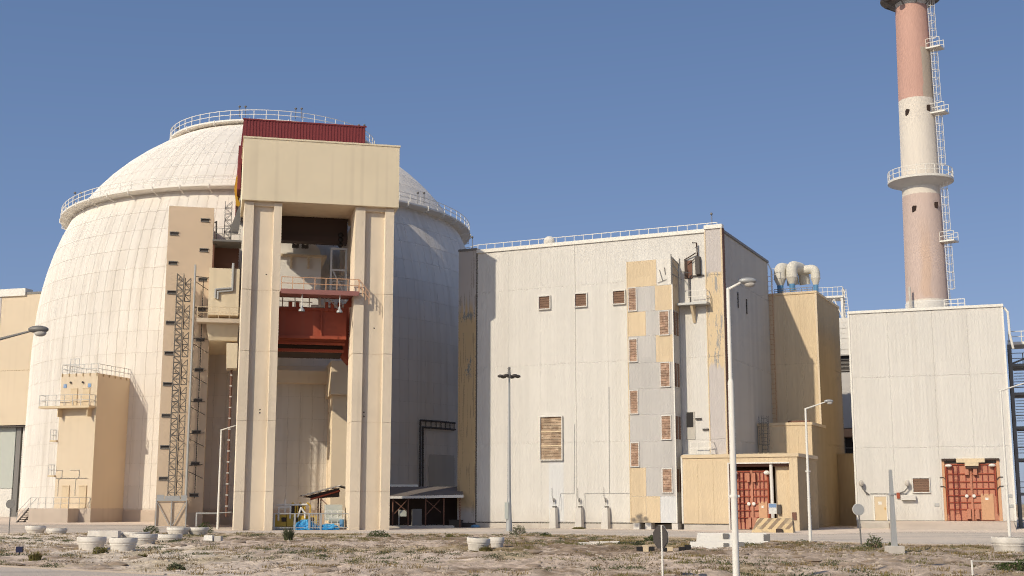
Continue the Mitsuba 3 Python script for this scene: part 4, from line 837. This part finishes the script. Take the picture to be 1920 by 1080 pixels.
# open steel stair beyond the right hall
st = thing('steel_stair_tower', 'dark grey open steel stair tower at the right edge of the photo', 'stair')
for s in (15.75, 18.4, 21.5):
    for o in (-6, -10): put('post', M(RI).box(s - .16, s + .16, o - .16, o + .16, 0, 19.4), 'm_greysteel', st)
for z in (3.6, 7.1, 10.4, 13.9, 16.9, 19.2):
    d = put('deck', M(RI).box(15.6, 22, -10.2, -5.8, z - .28, z), 'm_greysteel' if z < 19 else 'm_whitepaint', st)
    put('railing', M(RI).rail([(15.7, -5.85, z), (22, -5.85, z)], 1.1, 1.3, .05), 'm_greysteel' if z < 19 else 'm_whitepaint', d)
for z0 in (8.0, 11.3, 14.5):
    g = M(RI)
    for k in range(8): g.box(16.0, 21.5, -7.4 - .0 * k, -7.1, z0 + k * .3, z0 + .06 + k * .3)
    put('louvre_bank', g, 'm_galv', st)
g = M(RI).tube((15.75, -6, 16.9), (21.5, -6, 19), .1, None, 5).tube((18.4, -6, .2), (21.5, -6, 3.4), .1, None, 5); put('brace', g, 'm_greysteel', st)
each('equipment', RI, [(17.2, 19.5, -8, -6.8, .0, 3.0), (16.4, 17, -7.5, -6.8, 0, 1.8)], 'm_darksteel', st)

# ---------------------------------------------------------------- canopies and gear under the gantry
ca = thing('gable_canopy', 'corrugated canopy with the shade beneath it painted as a dark brown slab on a thin pole inside the gantry', 'canopy')
put('roof_sheet', M(PO).hexa([(-.6, -9.5, 3.2), (3.1, -9.5, 4.2), (3.1, -5.6, 4.2), (-.6, -5.6, 3.2)], [(-.6, -9.5, 3.29), (3.1, -9.5, 4.29), (3.1, -5.6, 4.29), (-.6, -5.6, 3.29)]).hexa([(3.1, -9.5, 4.2), (6.8, -9.5, 3.2), (6.8, -5.6, 3.2), (3.1, -5.6, 4.2)], [(3.1, -9.5, 4.29), (6.8, -9.5, 3.29), (6.8, -5.6, 3.29), (3.1, -5.6, 4.29)]), 'm_roofsheet', ca)
put('edge', M(PO).hexa([(-.6, -5.6, 3.22), (3.1, -5.6, 4.22), (3.1, -5.55, 4.22), (-.6, -5.55, 3.22)], [(-.6, -5.6, 3.32), (3.1, -5.6, 4.32), (3.1, -5.55, 4.32), (-.6, -5.55, 3.32)]), 'm_whitepaint', ca)
put('underside', M(PO).slab([(-.3, 3.12), (3.05, 4.02), (3.05, 3.15), (1.0, 3.0)], -9.2, -6.0), 'm_darkbrown', ca)  # dark slab added below the roof sheet; its brown stands in for shade
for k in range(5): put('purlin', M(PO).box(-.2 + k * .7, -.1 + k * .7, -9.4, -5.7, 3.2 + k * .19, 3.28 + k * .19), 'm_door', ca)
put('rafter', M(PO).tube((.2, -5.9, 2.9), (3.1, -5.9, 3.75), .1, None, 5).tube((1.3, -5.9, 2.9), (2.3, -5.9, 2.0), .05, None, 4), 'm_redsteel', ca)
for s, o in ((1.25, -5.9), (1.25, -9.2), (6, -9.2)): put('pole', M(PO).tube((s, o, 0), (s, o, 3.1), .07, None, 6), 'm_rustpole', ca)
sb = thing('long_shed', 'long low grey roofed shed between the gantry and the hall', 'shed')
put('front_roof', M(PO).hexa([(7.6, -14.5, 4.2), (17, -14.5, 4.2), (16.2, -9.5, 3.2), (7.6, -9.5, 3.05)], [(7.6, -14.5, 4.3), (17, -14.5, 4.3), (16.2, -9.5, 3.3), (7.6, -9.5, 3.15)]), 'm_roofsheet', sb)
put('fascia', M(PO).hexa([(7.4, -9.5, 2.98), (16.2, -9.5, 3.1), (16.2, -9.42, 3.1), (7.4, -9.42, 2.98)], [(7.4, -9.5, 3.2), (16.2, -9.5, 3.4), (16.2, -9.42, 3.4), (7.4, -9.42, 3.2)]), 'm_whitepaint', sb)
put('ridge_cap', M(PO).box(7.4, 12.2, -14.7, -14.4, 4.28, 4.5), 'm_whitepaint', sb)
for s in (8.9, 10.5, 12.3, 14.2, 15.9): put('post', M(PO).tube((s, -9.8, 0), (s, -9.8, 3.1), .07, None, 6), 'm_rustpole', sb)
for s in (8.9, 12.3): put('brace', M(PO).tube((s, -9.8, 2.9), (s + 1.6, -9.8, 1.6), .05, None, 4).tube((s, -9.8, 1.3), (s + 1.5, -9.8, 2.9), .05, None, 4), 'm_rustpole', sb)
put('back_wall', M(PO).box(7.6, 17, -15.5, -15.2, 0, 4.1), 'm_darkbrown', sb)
put('slab', M(PO).box(7.6, 15.2, -15.2, -9.2, -.1, .25), 'm_concrete', sb)
single('grey_cabinet', 'tall grey electrical cabinet standing under the long shed', 'cabinet', M(PO).box(11.0, 12.0, -10.9, -10.3, .25, 1.95).box(11.3, 11.75, -10.31, -10.27, 1.55, 1.85), 'm_greysteel')
k = thing('control_box', 'small pale control box on a thin post under the long shed', 'box')
put('post', M(PO).tube((9.6, -10.2, .2), (9.6, -10.2, 1.9), .06, None, 6), 'm_galv', k); put('box', M(PO).box(9.65, 10.35, -10.3, -10.05, 1.2, 1.85), 'm_greygreen', k)
single('dark_crate', 'dark crate against the shaded end of the hall', 'crate', M(MA).box(-2.7, -1.5, .3, 1.1, -.1, .75).box(-2.75, -1.45, .25, 1.15, .75, .82), 'm_darksteel')
single('blue_sack', 'blue plastic sack lying at the corner of the hall', 'sack', M(MA).ball((.3, .9, .14), .5, 2, (1, .7, .4)), 'm_bluepaint', True)
# dome pipe frame, right
pf = thing('dome_pipe_frame', 'dark pipe rack framing a shaded doorway on the dome right of the gantry', 'pipe rack')
def on_dome(bear, z, out=.25):
    a = math.radians(bear); r = meri(z + .2)[0] + out; return (DX + r * math.cos(a), DY + r * math.sin(a), z)
B0, B1 = -42.5, -30.0
for d in (0, .8): put('pipe', M().path([on_dome(B0 + d * 1.0, .3)] + [on_dome(B0 + d * 1.0, 12.1 - d)] + [on_dome(b, 12.1 - d) for b in np.linspace(B0 + 2, B1, 6)], .11, 6), 'm_darksteel', pf)
for b in np.linspace(B0 + 2, B1, 7): put('clamp', M().tube(on_dome(b, 12.2, .1), on_dome(b, 11.2, .1), .06, None, 4), 'm_darksteel', pf)
dr_ = M(); bs = np.linspace(B0 + 3, B1, 8); vv = [on_dome(b, z, .12) for b in bs for z in (.2, 8.2)]
put('door_leaf', dr_.quads(np.array(vv), [[2 * i, 2 * i + 2, 2 * i + 3, 2 * i + 1] for i in range(7)]), 'm_sidepanel', pf)
# yellow machine, tarps, tank and fence
ym = thing('yellow_generator', 'yellow machine skid with white pipes behind the fence in the gantry', 'machine')
for s0, s1, z1 in ((-3.4, -2.25, 1.45), (-2.2, -1.0, 1.5), (-.95, .65, 1.35)): put('body', M(PO).box(s0, s1, -4.2, -2.65, .35, z1), 'm_machineyellow', ym)
put('engine', M(PO).tube((-1.9, -3.4, 1.9), (-.5, -3.4, 1.9), .42, None, 14).box(-1.7, -.7, -3.9, -2.9, 1.45, 1.8), 'm_darksteel', ym, 40)
g = M(PO)
for q in (-1.9, -1.2, -.5): g.path([(q, -2.8, 1.4), (q, -2.8, 2.3), (q + .25, -2.8, 2.55), (q + .5, -2.8, 2.3), (q + .5, -2.8, 1.4)], .07, 6)
put('roll_frame', g, 'm_machineyellow', ym)
g = M(PO)
for pts in ([(-3.0, -2.5, .9), (-3.0, -2.5, 2.1), (-1.9, -2.5, 2.2), (-1.9, -2.5, 1.1)], [(-2.4, -2.6, 1.5), (-2.4, -2.6, 2.9)], [(-3.2, -2.7, 2.35), (-.3, -2.7, 2.4)], [(-1.2, -2.5, 1.2), (-.9, -2.5, 2.1), (-.5, -2.5, 1.6), (-.5, -2.5, 1.1)]): g.path(pts, .09, 6)
put('pipework', g, 'm_whitepaint', ym)
for s in (-2.7, -1.6, -.1): put('vent', M(PO).box(s, s + .45, -2.6, -2.57, .8, 1.2), 'm_darkbrown', ym)
put('skid', M(PO).box(-3.5, .8, -4.4, -2.5, .05, .3), 'm_galv', ym)
def lump(c, r, seed, sub=5, rough=.35):
    b = trimesh.creation.icosphere(sub, 1.0); v = b.vertices * (1 + rough * (meshkit.fbm(b.vertices * 2.2 + seed, 4, seed)[:, None] - .5) * 2)
    f = np.abs(meshkit.fbm(b.vertices * [5, 4, 6] + seed * 3, 4, seed + 1) - .5) * 2; v = v * (1 - .45 * f[:, None])
    v = v * r; v[:, 2] = np.maximum(v[:, 2], -.05); return M(PO).add(np.asarray(c) + v, b.faces)
single('blue_tarp', 'larger crumpled blue tarpaulin heap in front of the yellow machine', 'tarpaulin', lump((-.5, -1.6, .1), (1.15, .7, .85), 3), 'm_tarp')
single('blue_tarp', 'flatter blue tarpaulin heap beside the grey tank', 'tarpaulin', lump((1.6, -1.4, .1), (1.15, .6, .5), 8), 'm_tarp')
gt = thing('grey_tank_unit', 'pale grey tank unit standing beneath the corrugated canopy', 'tank')
put('casing', M(PO).box(1.5, 3.1, -4.6, -3.2, .9, 2.4), 'm_greygreen', gt); put('tank', M(PO).tube((1.8, -2.8, 1.0), (3.0, -2.8, 1.0), .45, None, 14), 'm_greygreen', gt, 40); put('frame', M(PO).rail([(1.4, -2.4, .1), (3.2, -2.4, .1)], 1.7, .6, .04, (1, .6, .3)), 'm_whitepaint', gt); put('drum', M(PO).tube((3.0, -2.3, .3), (3.0, -2.3, 1.0), .22, None, 12), 'm_bluepaint', gt, 40)
fe = thing('white_pipe_fence', 'low white pipe fence across the foot of the gantry opening', 'fence')
for s in (-3.45, -1.55, -.2, .9, 3.55): put('post', M(PO).box(s - .08, s + .08, -1.08, -.92, -.1, 1.6), 'm_galv', fe)
put('rail', M(PO).tube((-3.45, -1, 1.55), (3.55, -1, 1.55), .05, None, 5).tube((-3.45, -1, .25), (3.55, -1, .25), .04, None, 5), 'm_galv', fe)
put('panel', M(PO).rail([(-.2, -1, .1), (.9, -1, .1)], 1.5, .16, .025), 'm_galv', fe)
hb = thing('hoop_barrier', 'grey tubular hoop barrier beside the left pier', 'barrier')
g = M(PO).path([(-10.6, -8, .3), (-10.6, -8, 1.55), (-8.5, -8, 1.55), (-8.5, -8, .3)], .09, 6).path([(-8.5, -8, 1.6), (-7.3, -8, 1.65)], .06, 5); put('hoop', g, 'm_galv', hb)

# ---------------------------------------------------------------- lamps, signs, planters, blocks
def gh(x, y): return float(hgt(np.array([x], float), np.array([y], float))[0])
def street_lamp(label, x, y, top, r0, r1, arm, head=.34, mat='m_whitepaint', step=None, collar_z=None, headmat='m_galv', group=None):
    k = thing('street_lamp', label, 'street lamp', group); z = gh(x, y) - .1; top = top; ax, az_ = arm
    g = M()
    if step: g.tube((x, y, z), (x, y, step), r0, r0 * .88, 14).tube((x, y, step), (x, y, step + .1), r0 * .88, r1 * 1.15, 14).tube((x, y, step + .1), (x, y, top), r1 * 1.15, r1, 14)
    else: g.tube((x, y, z), (x, y, top), r0, r1, 12)
    put('pole', g, mat, k, smooth=40)
    put('arm', M().ball((x, y, top), r1 * 1.02, 2).tube((x, y, top), (x + ax, y - .1, top + az_), r1 * .85, r1 * .6, 8), mat, k, smooth=40)
    e = (x + ax, y - .1, top + az_); d = 1 if ax > 0 else -1
    put('lamp_head', M().mesh(trimesh.creation.icosphere(3, 1.0).apply_scale([head, head * .55, head * .38]), (e[0] + d * head * .75, e[1], e[2] + .05)), headmat, k, smooth=True)
    put('lamp_glass', M().mesh(trimesh.creation.icosphere(2, 1.0).apply_scale([head * .6, head * .42, head * .36]), (e[0] + d * head * .95, e[1], e[2] - .06)), 'm_concrete', k, smooth=True)
    if collar_z: put('clamp', M().tube((x, y, collar_z), (x, y, collar_z + .1), r0 * 1.12, None, 14).box(x - r0 * 1.6, x + r0 * 1.6, y - .03, y + .03, collar_z + .02, collar_z + .09), mat, k)
    return k
street_lamp('nearest white street lamp, its thick pole running off the bottom of the photo', 7.2, 42, 9.5, .112, .062, (.42, .22), .3, step=6.4, collar_z=2.65)
street_lamp('grey street lamp reaching in from the left edge of the photo', -16.25, 40, 7.55, .1, .055, (1.1, .27), .32, mat='m_greysteel', headmat='m_greysteel')
street_lamp('white street lamp in front of the yellow block', 19.25, 84, 8.6, .11, .065, (1.3, .45), .3, collar_z=4.5)
street_lamp('thin white street lamp rising beside the big planter at the right edge', 30.4, 79.5, 9.4, .10, .06, (1.9, .6), .3, collar_z=3.6)
street_lamp('thin street lamp between the stair tower and the left gantry pier', -28.3, 125, 9.55, .12, .07, (1.6, .5), .3)
fm = thing('floodlight_mast', 'grey floodlight mast with a ring of dark lamps before the hall', 'floodlight mast')
put('pole', M().tube((-.25, 110, -.1), (-.25, 110, 3.0), .3, .17, 12).tube((-.25, 110, 3.0), (-.25, 110, 13.4), .17, .09, 12), 'm_galv', fm, 40)
put('base_box', M().box(-.62, -.3, 109.7, 109.9, 1.2, 2.6), 'm_greygreen', fm)
put('crown', M().tube((-.25, 110, 13.2), (-.25, 110, 13.9), .2, .12, 8).ball((-.25, 110, 14.0), .14, 1), 'm_greysteel', fm)
for i, a in enumerate(np.arange(6) * math.pi / 3 + .2):
    cx, cy = -.25 + .75 * math.cos(a), 110 + .75 * math.sin(a)
    put('floodlight', M().tube((-.25, 110, 13.4), (cx, cy, 13.3), .05, None, 5).ball((cx, cy, 13.32), .26, 2, (1, 1, .55)), 'm_darksteel', fm)
put('foot', M().box(-.7, .2, 109.55, 110.45, -.1, .2), 'm_concrete', fm)
po = thing('steel_post', 'bare grey tapering steel post on a concrete block', 'post')
z = gh(19.6, 66.8); put('post', M().tube((19.6, 66.8, z), (19.58, 66.8, 4.2), .2, .1, 4), 'm_galv', po); put('foot', M().box(19.2, 20.0, 66.4, 67.2, z - .1, z + .32), 'm_concrete', po); put('clamp', M().tube((19.6, 66.8, 2.9), (19.6, 66.8, 3.0), .19, None, 6), 'm_galv', po)
sg = thing('octagonal_sign', 'dark backed octagonal road sign on a white pole seen from behind', 'sign')
z = gh(5, 43.5); put('pole', M().tube((5.0, 43.42, z - .1), (5.0, 43.42, 1.76), .035, None, 8), 'm_whitepaint', sg)
f = Fr(4.96, 43.5, 148)
put('plate', M(f).slab([(.4 * math.cos(a), 1.36 + .4 * math.sin(a)) for a in np.arange(8) * math.pi / 4 + math.pi / 8], -.02, .02), 'm_darksteel', sg); put('rim', M(f).slab([(.41 * math.cos(a), 1.36 + .41 * math.sin(a)) for a in np.arange(8) * math.pi / 4 + math.pi / 8], -.03, -.021), 'm_galv', sg)
sg = thing('round_sign', 'round grey backed road sign in front of the right hall', 'sign')
z = gh(29.3 * .8, 80); put('pole', M().tube((21.45, 80, -.1), (21.35, 80, 2.5), .05, None, 8), 'm_greysteel', sg); put('plate', M().tube((21.35, 79.93, 2.12), (21.35, 79.9, 2.12), .345, None, 24), 'm_galv', sg); put('rim', M().tube((21.35, 79.96, 2.12), (21.35, 79.935, 2.12), .37, None, 24), 'm_whitepaint', sg)
sg = thing('round_sign', 'round dark sign on a thin pole at the left edge of the photo', 'sign')
put('pole', M().tube((-40.6, 105, -.1), (-40.6, 105, 2.7), .045, None, 6), 'm_greysteel', sg); put('plate', M().tube((-40.6, 104.93, 2.45), (-40.6, 104.9, 2.45), .36, None, 20), 'm_greysteel', sg)
k = thing('blue_box', 'small navy blue box on a short stake in the gravel', 'box')
z = gh(-23.9, 63.3); put('box', M().box(-24.05, -23.75, 63.2, 63.4, z + .2, z + .48), 'm_navy', k); put('stake', M().tube((-23.9, 63.3, z - .1), (-23.9, 63.3, z + .2), .03, None, 5), 'm_darksteel', k)

def planter(label, x, y, r, h, tilt=(0, 0), sx=1.0, debris=False):
    k = thing('planter', label, 'planter', 'round white concrete planters'); z = gh(x, y) - .03
    r, h = r * .94, h * .93
    b_ = .66 + .2 * rng.uniform()
    prof = [(.0, 0), (b_, 0), (b_ + .04, .07), (b_ * .4 + .56, .42), (.955, .52), (.93, .57), (.985, .63), (1.0, .70), (1.0, .93), (.97, 1.0), (.88, 1.0), (.85, .9), (.0, .86)]
    g = M().lathe((0, 0, 0), [(a * r, b * h) for a, b in prof[:-2]], 28); v = np.vstack(g.v)
    nz = meshkit.fbm(v * 3.1 + x, 3, 4) - .5; v = v * (1 + .05 * nz[:, None]); v[:, 0] *= sx
    R = trimesh.transformations.euler_matrix(tilt[0], tilt[1], rng.uniform(0, 6))[:3, :3]
    put('bowl', trimesh.Trimesh(v @ R.T + [x, y, z], np.vstack(g.t), process=False), 'm_planter', k, smooth=35)
    g = M().lathe((0, 0, 0), [(.9 * r, .88 * h), (.5 * r, .93 * h), (.01, .95 * h)], 20); v = np.vstack(g.v); v[:, 0] *= sx
    put('soil', trimesh.Trimesh(v @ R.T + [x, y, z], np.vstack(g.t), process=False), 'm_stoneB', k)
    return k
weathered('m_planter', (0.70, 0.66, 0.60), 0.22, 2.2, 0.15)
P = [('front left planter of the nearest pair', -22.85, 70.8, .82, .78), ('front right planter of the nearest pair, dark crack under its rim', -20.95, 70.2, .78, .82),
     ('wide planter just behind the nearest pair', -23.2, 82.0, .92, .78), ('planter in the middle row beside a dark gap', -22.6, 86.0, .85, .72), ('planter at the back of the cluster by the pier', -26.3, 102.5, .95, .72), ('shaded planter at the far right of the back row', -24.9, 103.2, .9, .65),
     ('left planter of the pair beside the far road', -38.9, 106.2, .88, .72), ('right planter of the pair beside the far road', -37.1, 106.0, .88, .7), ('pale low planter behind the middle row', -26.6, 92.0, 1.05, .55)]
for lb, x, y, r, h in P: planter(lb, x, y, r, h)
planter('tilted square sided planter at the centre with weeds at its foot', -1.85, 70.6, .68, .72, (.0, .08)); planter('greyish planter just right of the centre one', -.85, 73.5, .45, .66)
planter('largest planter, standing at the right edge of the photo', 25.6, 67.0, .98, .9)
def block(label, x, y, L, W, H, rot, mat='m_concrete', name='concrete_block'):
    f = Fr(x, y, rot); z = gh(x, y)
    return single(name, label, 'concrete block', M(f).hexa([(-L / 2, -W / 2, z - .15), (L / 2, -W / 2, z - .15), (L / 2, W / 2, z - .15), (-L / 2, W / 2, z - .15)], [(-L / 2 + .04, -W / 2 + .05, z + H), (L / 2 - .04, -W / 2 + .05, z + H), (L / 2 - .04, W / 2 - .05, z + H), (-L / 2 + .04, W / 2 - .05, z + H)]), mat)
block('long pale slab behind the nearest planters', -28.5, 91, 2.2, .8, .55, 92, 'm_planter')
block('small white block with a stub near the back planters', -19.9, 85.5, .62, .5, .42, 95, 'm_whitepaint')
block('grey end block right beside the small white block', -19.3, 85.6, .5, .5, .38, 95)
bb = thing('jersey_barrier', 'white concrete barrier with dark squares beside the nearest lamp pole', 'barrier')
f = Fr(11.4, 74.0, 91); z = gh(11.4, 74); put('body', M(f).hexa([(-1.3, -.4, z - .1), (1.2, -.4, z - .1), (1.2, .35, z - .1), (-1.3, .35, z - .1)], [(-1.25, -.25, z + .42), (1.15, -.25, z + .42), (1.15, .25, z + .42), (-1.25, .25, z + .42)]), 'm_whitepaint', bb); put('dark_square', M(f).box(.55, .85, .34, .37, z, z + .36), 'm_greysteel', bb); put('end_block', M(f).hexa([(1.25, -.35, z - .1), (1.75, -.35, z - .1), (1.75, .35, z - .1), (1.25, .35, z - .1)], [(1.25, -.3, z + .4), (1.75, -.3, z + .4), (1.75, .3, z + .4), (1.25, .3, z + .4)]), 'm_greysteel', bb)
bb = thing('jersey_barrier', 'white concrete barrier behind, stepped up and farther right', 'barrier')
f = Fr(13.6, 80.5, 91); z = gh(13.6, 80.5); put('body', M(f).hexa([(-2.2, -.4, z - .1), (2.2, -.4, z - .1), (2.2, .35, z - .1), (-2.2, .35, z - .1)], [(-2.1, -.2, z + .62), (2.1, -.2, z + .62), (2.1, .2, z + .62), (-2.1, .2, z + .62)]), 'm_whitepaint', bb); put('dark_square', M(f).box(-.6, -.25, .2, .36, z + .3, z + .6), 'm_greysteel', bb); put('dark_square', M(f).box(1.9, 2.3, -.2, .3, z, z + .55), 'm_greysteel', bb)
sbk = thing('striped_barrier', 'sandy concrete barrier with faded diagonal stripes before the red gate', 'barrier')
f = Fr(22.5, 112.5, 112); put('body', M(f).hexa([(-1.75, -.6, -.05), (1.9, -.6, -.05), (1.9, .55, -.05), (-1.75, .55, -.05)], [(-1.15, -.35, 1.25), (1.8, -.35, 1.25), (1.8, .3, 1.25), (-1.15, .3, 1.25)]), 'm_stripe', sbk); put('crate', M(f).box(.5, 1.0, .57, .9, -.05, .35), 'm_darkbrown', sbk)
sg = thing('blue_notice_board', 'small blue and white notice board behind the striped barrier', 'sign')
put('post', M().tube((22.9, 114, 0), (22.9, 114, 1.6), .03, None, 5), 'm_galv', sg); put('board', M().box(22.55, 23.25, 113.95, 114.0, 1.6, 2.5), 'm_whitepaint', sg); put('heading', M().box(22.58, 23.22, 113.93, 113.949, 2.15, 2.47), 'm_signblue', sg)
ck = thing('striped_kerb', 'broken kerb painted in black and yellow behind the octagonal sign', 'kerb')
for i in range(9):
    x = 6.6 + i * .32; z = gh(x, 69)
    if i in (3, 6): continue
    put('kerb_stone', M().box(x, x + .3, 68.9, 69.15, z - .1, z + .26), 'm_black' if i % 2 == 0 or i > 6 else 'm_tan', ck)
pb = thing('slab_debris', 'pale broken slabs lying flat left of the octagonal sign', 'debris')
for i in range(6):
    x = 4.3 + i * .62; z = gh(x, 78); put('slab', M(Fr(x, 78, 90 + rng.uniform(-15, 15))).box(-.28, .28, -.2, .2, z - .05, z + .16), 'm_planter' if i < 4 else 'm_darksteel', pb)
pf = thing('low_pipe_rail', 'low white pipe rail on short posts in the bottom right corner', 'rail')
z = gh(16.2, 46); put('post', M().tube((16.2, 46, z - .1), (16.2, 46, z + .42), .035, None, 6), 'm_whitepaint', pf); z = gh(17.6, 50); put('post', M().tube((17.6, 50, z - .1), (17.6, 50, z + .36), .035, None, 6), 'm_whitepaint', pf); put('rail', M().tube((17.6, 50, z + .32), (24, 50.5, z + .2), .028, None, 6), 'm_concrete', pf)
for lb, x, y in (('thin white stake in the dry ground before the lamp at the yellow block', 15.2, 82), ('short white stake near the right hall road edge', 25.2, 62.0)):
    z = gh(x, y); single('marker_stake', lb, 'stake', M().tube((x, y, z - .1), (x, y, z + .55), .04, None, 5), 'm_whitepaint')

# ---------------------------------------------------------------- plants, grass, stones
def blades(n, r, h, w, lean=.5, clump=1.0, z0=0):
    a = rng.uniform(0, 2 * math.pi, n); rad = r * np.sqrt(rng.uniform(0, 1, n)) * clump
    base = np.stack([rad * np.cos(a), rad * np.sin(a), np.full(n, z0)], 1)
    az = a + rng.normal(0, .9, n); hh = h * rng.uniform(.45, 1.0, n) * (1 - .5 * (rad / (r + 1e-9)) ** 2)
    d = np.stack([np.cos(az) * lean * hh * rng.uniform(.2, 1, n), np.sin(az) * lean * hh * rng.uniform(.2, 1, n), hh], 1)
    sd = np.stack([-np.sin(az), np.cos(az), 0 * az], 1) * w
    mid = base + d * [.45, .45, .6]
    v = np.concatenate([base - sd * .6, base + sd * .6, mid + sd, mid - sd, base + d], 0)
    i = np.arange(n); t = np.vstack([np.stack([i, i + n, i + 2 * n], 1), np.stack([i, i + 2 * n, i + 3 * n], 1), np.stack([i + 3 * n, i + 2 * n, i + 4 * n], 1)])
    return v, t
def leaves(n, r, h, size):
    """Leaf sized faces spread through a lumpy low dome."""
    p = rng.normal(0, 1, (n, 3)); p /= np.linalg.norm(p, axis=1, keepdims=True); p *= rng.uniform(.35, 1, (n, 1)) ** .6
    p[:, 2] = np.abs(p[:, 2]); k = .6 + .8 * meshkit.fbm(p * 2.3 + rng.uniform(0, 50), 3, 2)
    p = p * k[:, None] * [r, r, h]
    q = rng.normal(0, 1, (n, 3)); q /= np.linalg.norm(q, axis=1, keepdims=True); s = np.cross(q, rng.normal(0, 1, (n, 3))); s /= np.linalg.norm(s, axis=1, keepdims=True)
    L = size * rng.uniform(.6, 1.4, (n, 1)); v = np.concatenate([p - s * L * .3, p + q * L, p + s * L * .3, p - q * L * .8], 0)
    i = np.arange(n); return v, np.vstack([np.stack([i, i + n, i + 2 * n], 1), np.stack([i, i + 2 * n, i + 3 * n], 1)])
def shrub(label, x, y, r, h, kind='leafy', mat='m_leaf', name='shrub'):
    k = thing(name, label, 'shrub', 'desert shrubs'); z = gh(x, y) - .02
    g = M()
    for a in np.linspace(0, 6, 7): g.tube((x, y, z - .05), (x + r * .6 * math.cos(a), y + r * .6 * math.sin(a), z + h * .7), .02, .008, 4)
    put('stem', g, 'm_rustpole', k)
    v, t = leaves(int(900 * max(.5, r)), r, h, .075) if kind == 'leafy' else blades(int(500 * max(.5, r)), r * .45, h * 1.1, .02, .75)
    put('foliage', M().add(v + [x, y, z], t, False), mat, k)
SH = [('spiky dark agave like shrub before the blue tarpaulins', -15.3, 89, .62, 1.0, 'spiky', 'm_leafgrey'), ('wide green shrub at the foot of the right gantry pier', -10.1, 98, 1.0, .62, 'leafy', 'm_leaf'), ('green bush at the foot of the floodlight mast', .5, 103, .75, .75, 'leafy', 'm_leafgrey'),
      ('small dark bush right of the floodlight mast', 2.5, 97, .5, .4, 'leafy', 'm_leaf'), ('small bush behind the octagonal sign', 9.0, 84, .55, .5, 'leafy', 'm_leaf'), ('upright green bush beside the bare steel post', 21.0, 75.5, .62, .85, 'leafy', 'm_leaf'), ('small low bush touching the steel post foot', 21.9, 74.8, .42, .45, 'leafy', 'm_leaf'),
      ('green bush in front of the left gantry pier', -26.4, 111.5, .85, .95, 'leafy', 'm_leaf'), ('low green bush behind the back planters', -30.0, 108, .8, .7, 'leafy', 'm_leaf'), ('dry yellow green bush near the left road', -20.1, 55, .5, .42, 'spiky', 'm_olive'), ('dark green tuft on the edge of the near road', -12.6, 49.0, .38, .3, 'leafy', 'm_leafgrey'),
      ('brownish bush before the nearest planters', -20.2, 64.0, .42, .4, 'leafy', 'm_olive'), ('dry bush right of the nearest planters', -16.3, 57.5, .42, .36, 'spiky', 'm_olive'), ('weeds at the foot of the tilted centre planter', -1.4, 69.6, .7, .42, 'spiky', 'm_olive'), ('dark green patch of shrub in the bottom right corner', 19.6, 50.5, 1.0, .42, 'leafy', 'm_leaf'),
      ('small grey green bush left of the barriers', 7.4, 76.5, .5, .38, 'leafy', 'm_leafgrey'), ('small bush in the sand between gantry and centre planter', -4.6, 96, .35, .28, 'leafy', 'm_olive'), ('low bush at the foot of the hall', 6.6, 128.6, .7, .25, 'leafy', 'm_olive')]
for s in SH: shrub(*s)
def scatter(n, cond, fn):
    out = M(); c = 0
    while c < n:
        x, y = rng.uniform(-42, 40), rng.uniform(38, 108)
        if y > np.interp(x, NEAR[:, 0], NEAR[:, 1]) - 1 or y < line_y(x) + 1 or abs(x) > .42 * y + 2: continue
        if rng.uniform() > cond(x, y): continue
        v, t = fn(x, y); out.add(v + [x, y, gh(x, y) - .02], t, False); c += 1
    return out
def nz2(x, y, s, k): return float(meshkit.fbm(np.array([[x * s[0], y * s[1], k]]), 3, 11)[0])
put('dry_grass', scatter(1150, lambda x, y: ss(.45, .62, nz2(x, y, (.16, .12), 1)) * (1 if x > 0 else .75), lambda x, y: blades(22, .38, .22, .012, .9)), 'm_dry', kind='stuff')
put('green_grass', scatter(560, lambda x, y: ss(.50, .66, nz2(x, y, (.14, .10), 7)) + (1.2 if (x - 8) ** 2 / 40 + (y - 58) ** 2 / 16 < 1 else 0), lambda x, y: blades(30, .45, .24, .013, .8)), 'm_olive', kind='stuff')
put('ground_weeds', scatter(1500, lambda x, y: ss(.42, .60, nz2(x, y, (.30, .22), 4)) * (1 if x > -8 else .6), lambda x, y: leaves(26, .42, .10, .05)), 'm_weed', kind='stuff')
put('grey_weeds', scatter(420, lambda x, y: ss(.5, .62, nz2(x, y, (.2, .16), 9)) + (1.0 if (x - 9) ** 2 / 30 + (y - 56) ** 2 / 10 < 1 else 0), lambda x, y: leaves(60, .5, .16, .06)), 'm_leafgrey', kind='stuff')
def stone(x, y):
    b = trimesh.creation.icosphere(0, 1.0); r = .03 + .10 * rng.uniform() ** 3.0
    return b.vertices * rng.uniform(.65, 1.3, (12, 1)) * r * [1.2, 1.0, .75], b.faces
put('gravel', scatter(5200, lambda x, y: .25 + .9 * ss(.45, .6, nz2(x, y, (.25, .2), 2)), stone), 'm_stoneA', kind='stuff')
put('gravel', scatter(4200, lambda x, y: .35 + .7 * ss(.42, .6, nz2(x, y, (.25, .2), 5)), stone), 'm_stoneB', kind='stuff')
def clod(x, y):
    b = trimesh.creation.icosphere(1, 1.0); r = rng.uniform(.12, .34); v = b.vertices * (1 + .5 * (meshkit.noise(b.vertices * 2.1 + x) - .5)[:, None]) * r * [1.5, 1.1, .42]
    return v, b.faces
put('earth_clods', scatter(260, lambda x, y: ss(.44, .6, nz2(x, y, (.22, .16), 6)), clod), 'm_clod', kind='stuff')
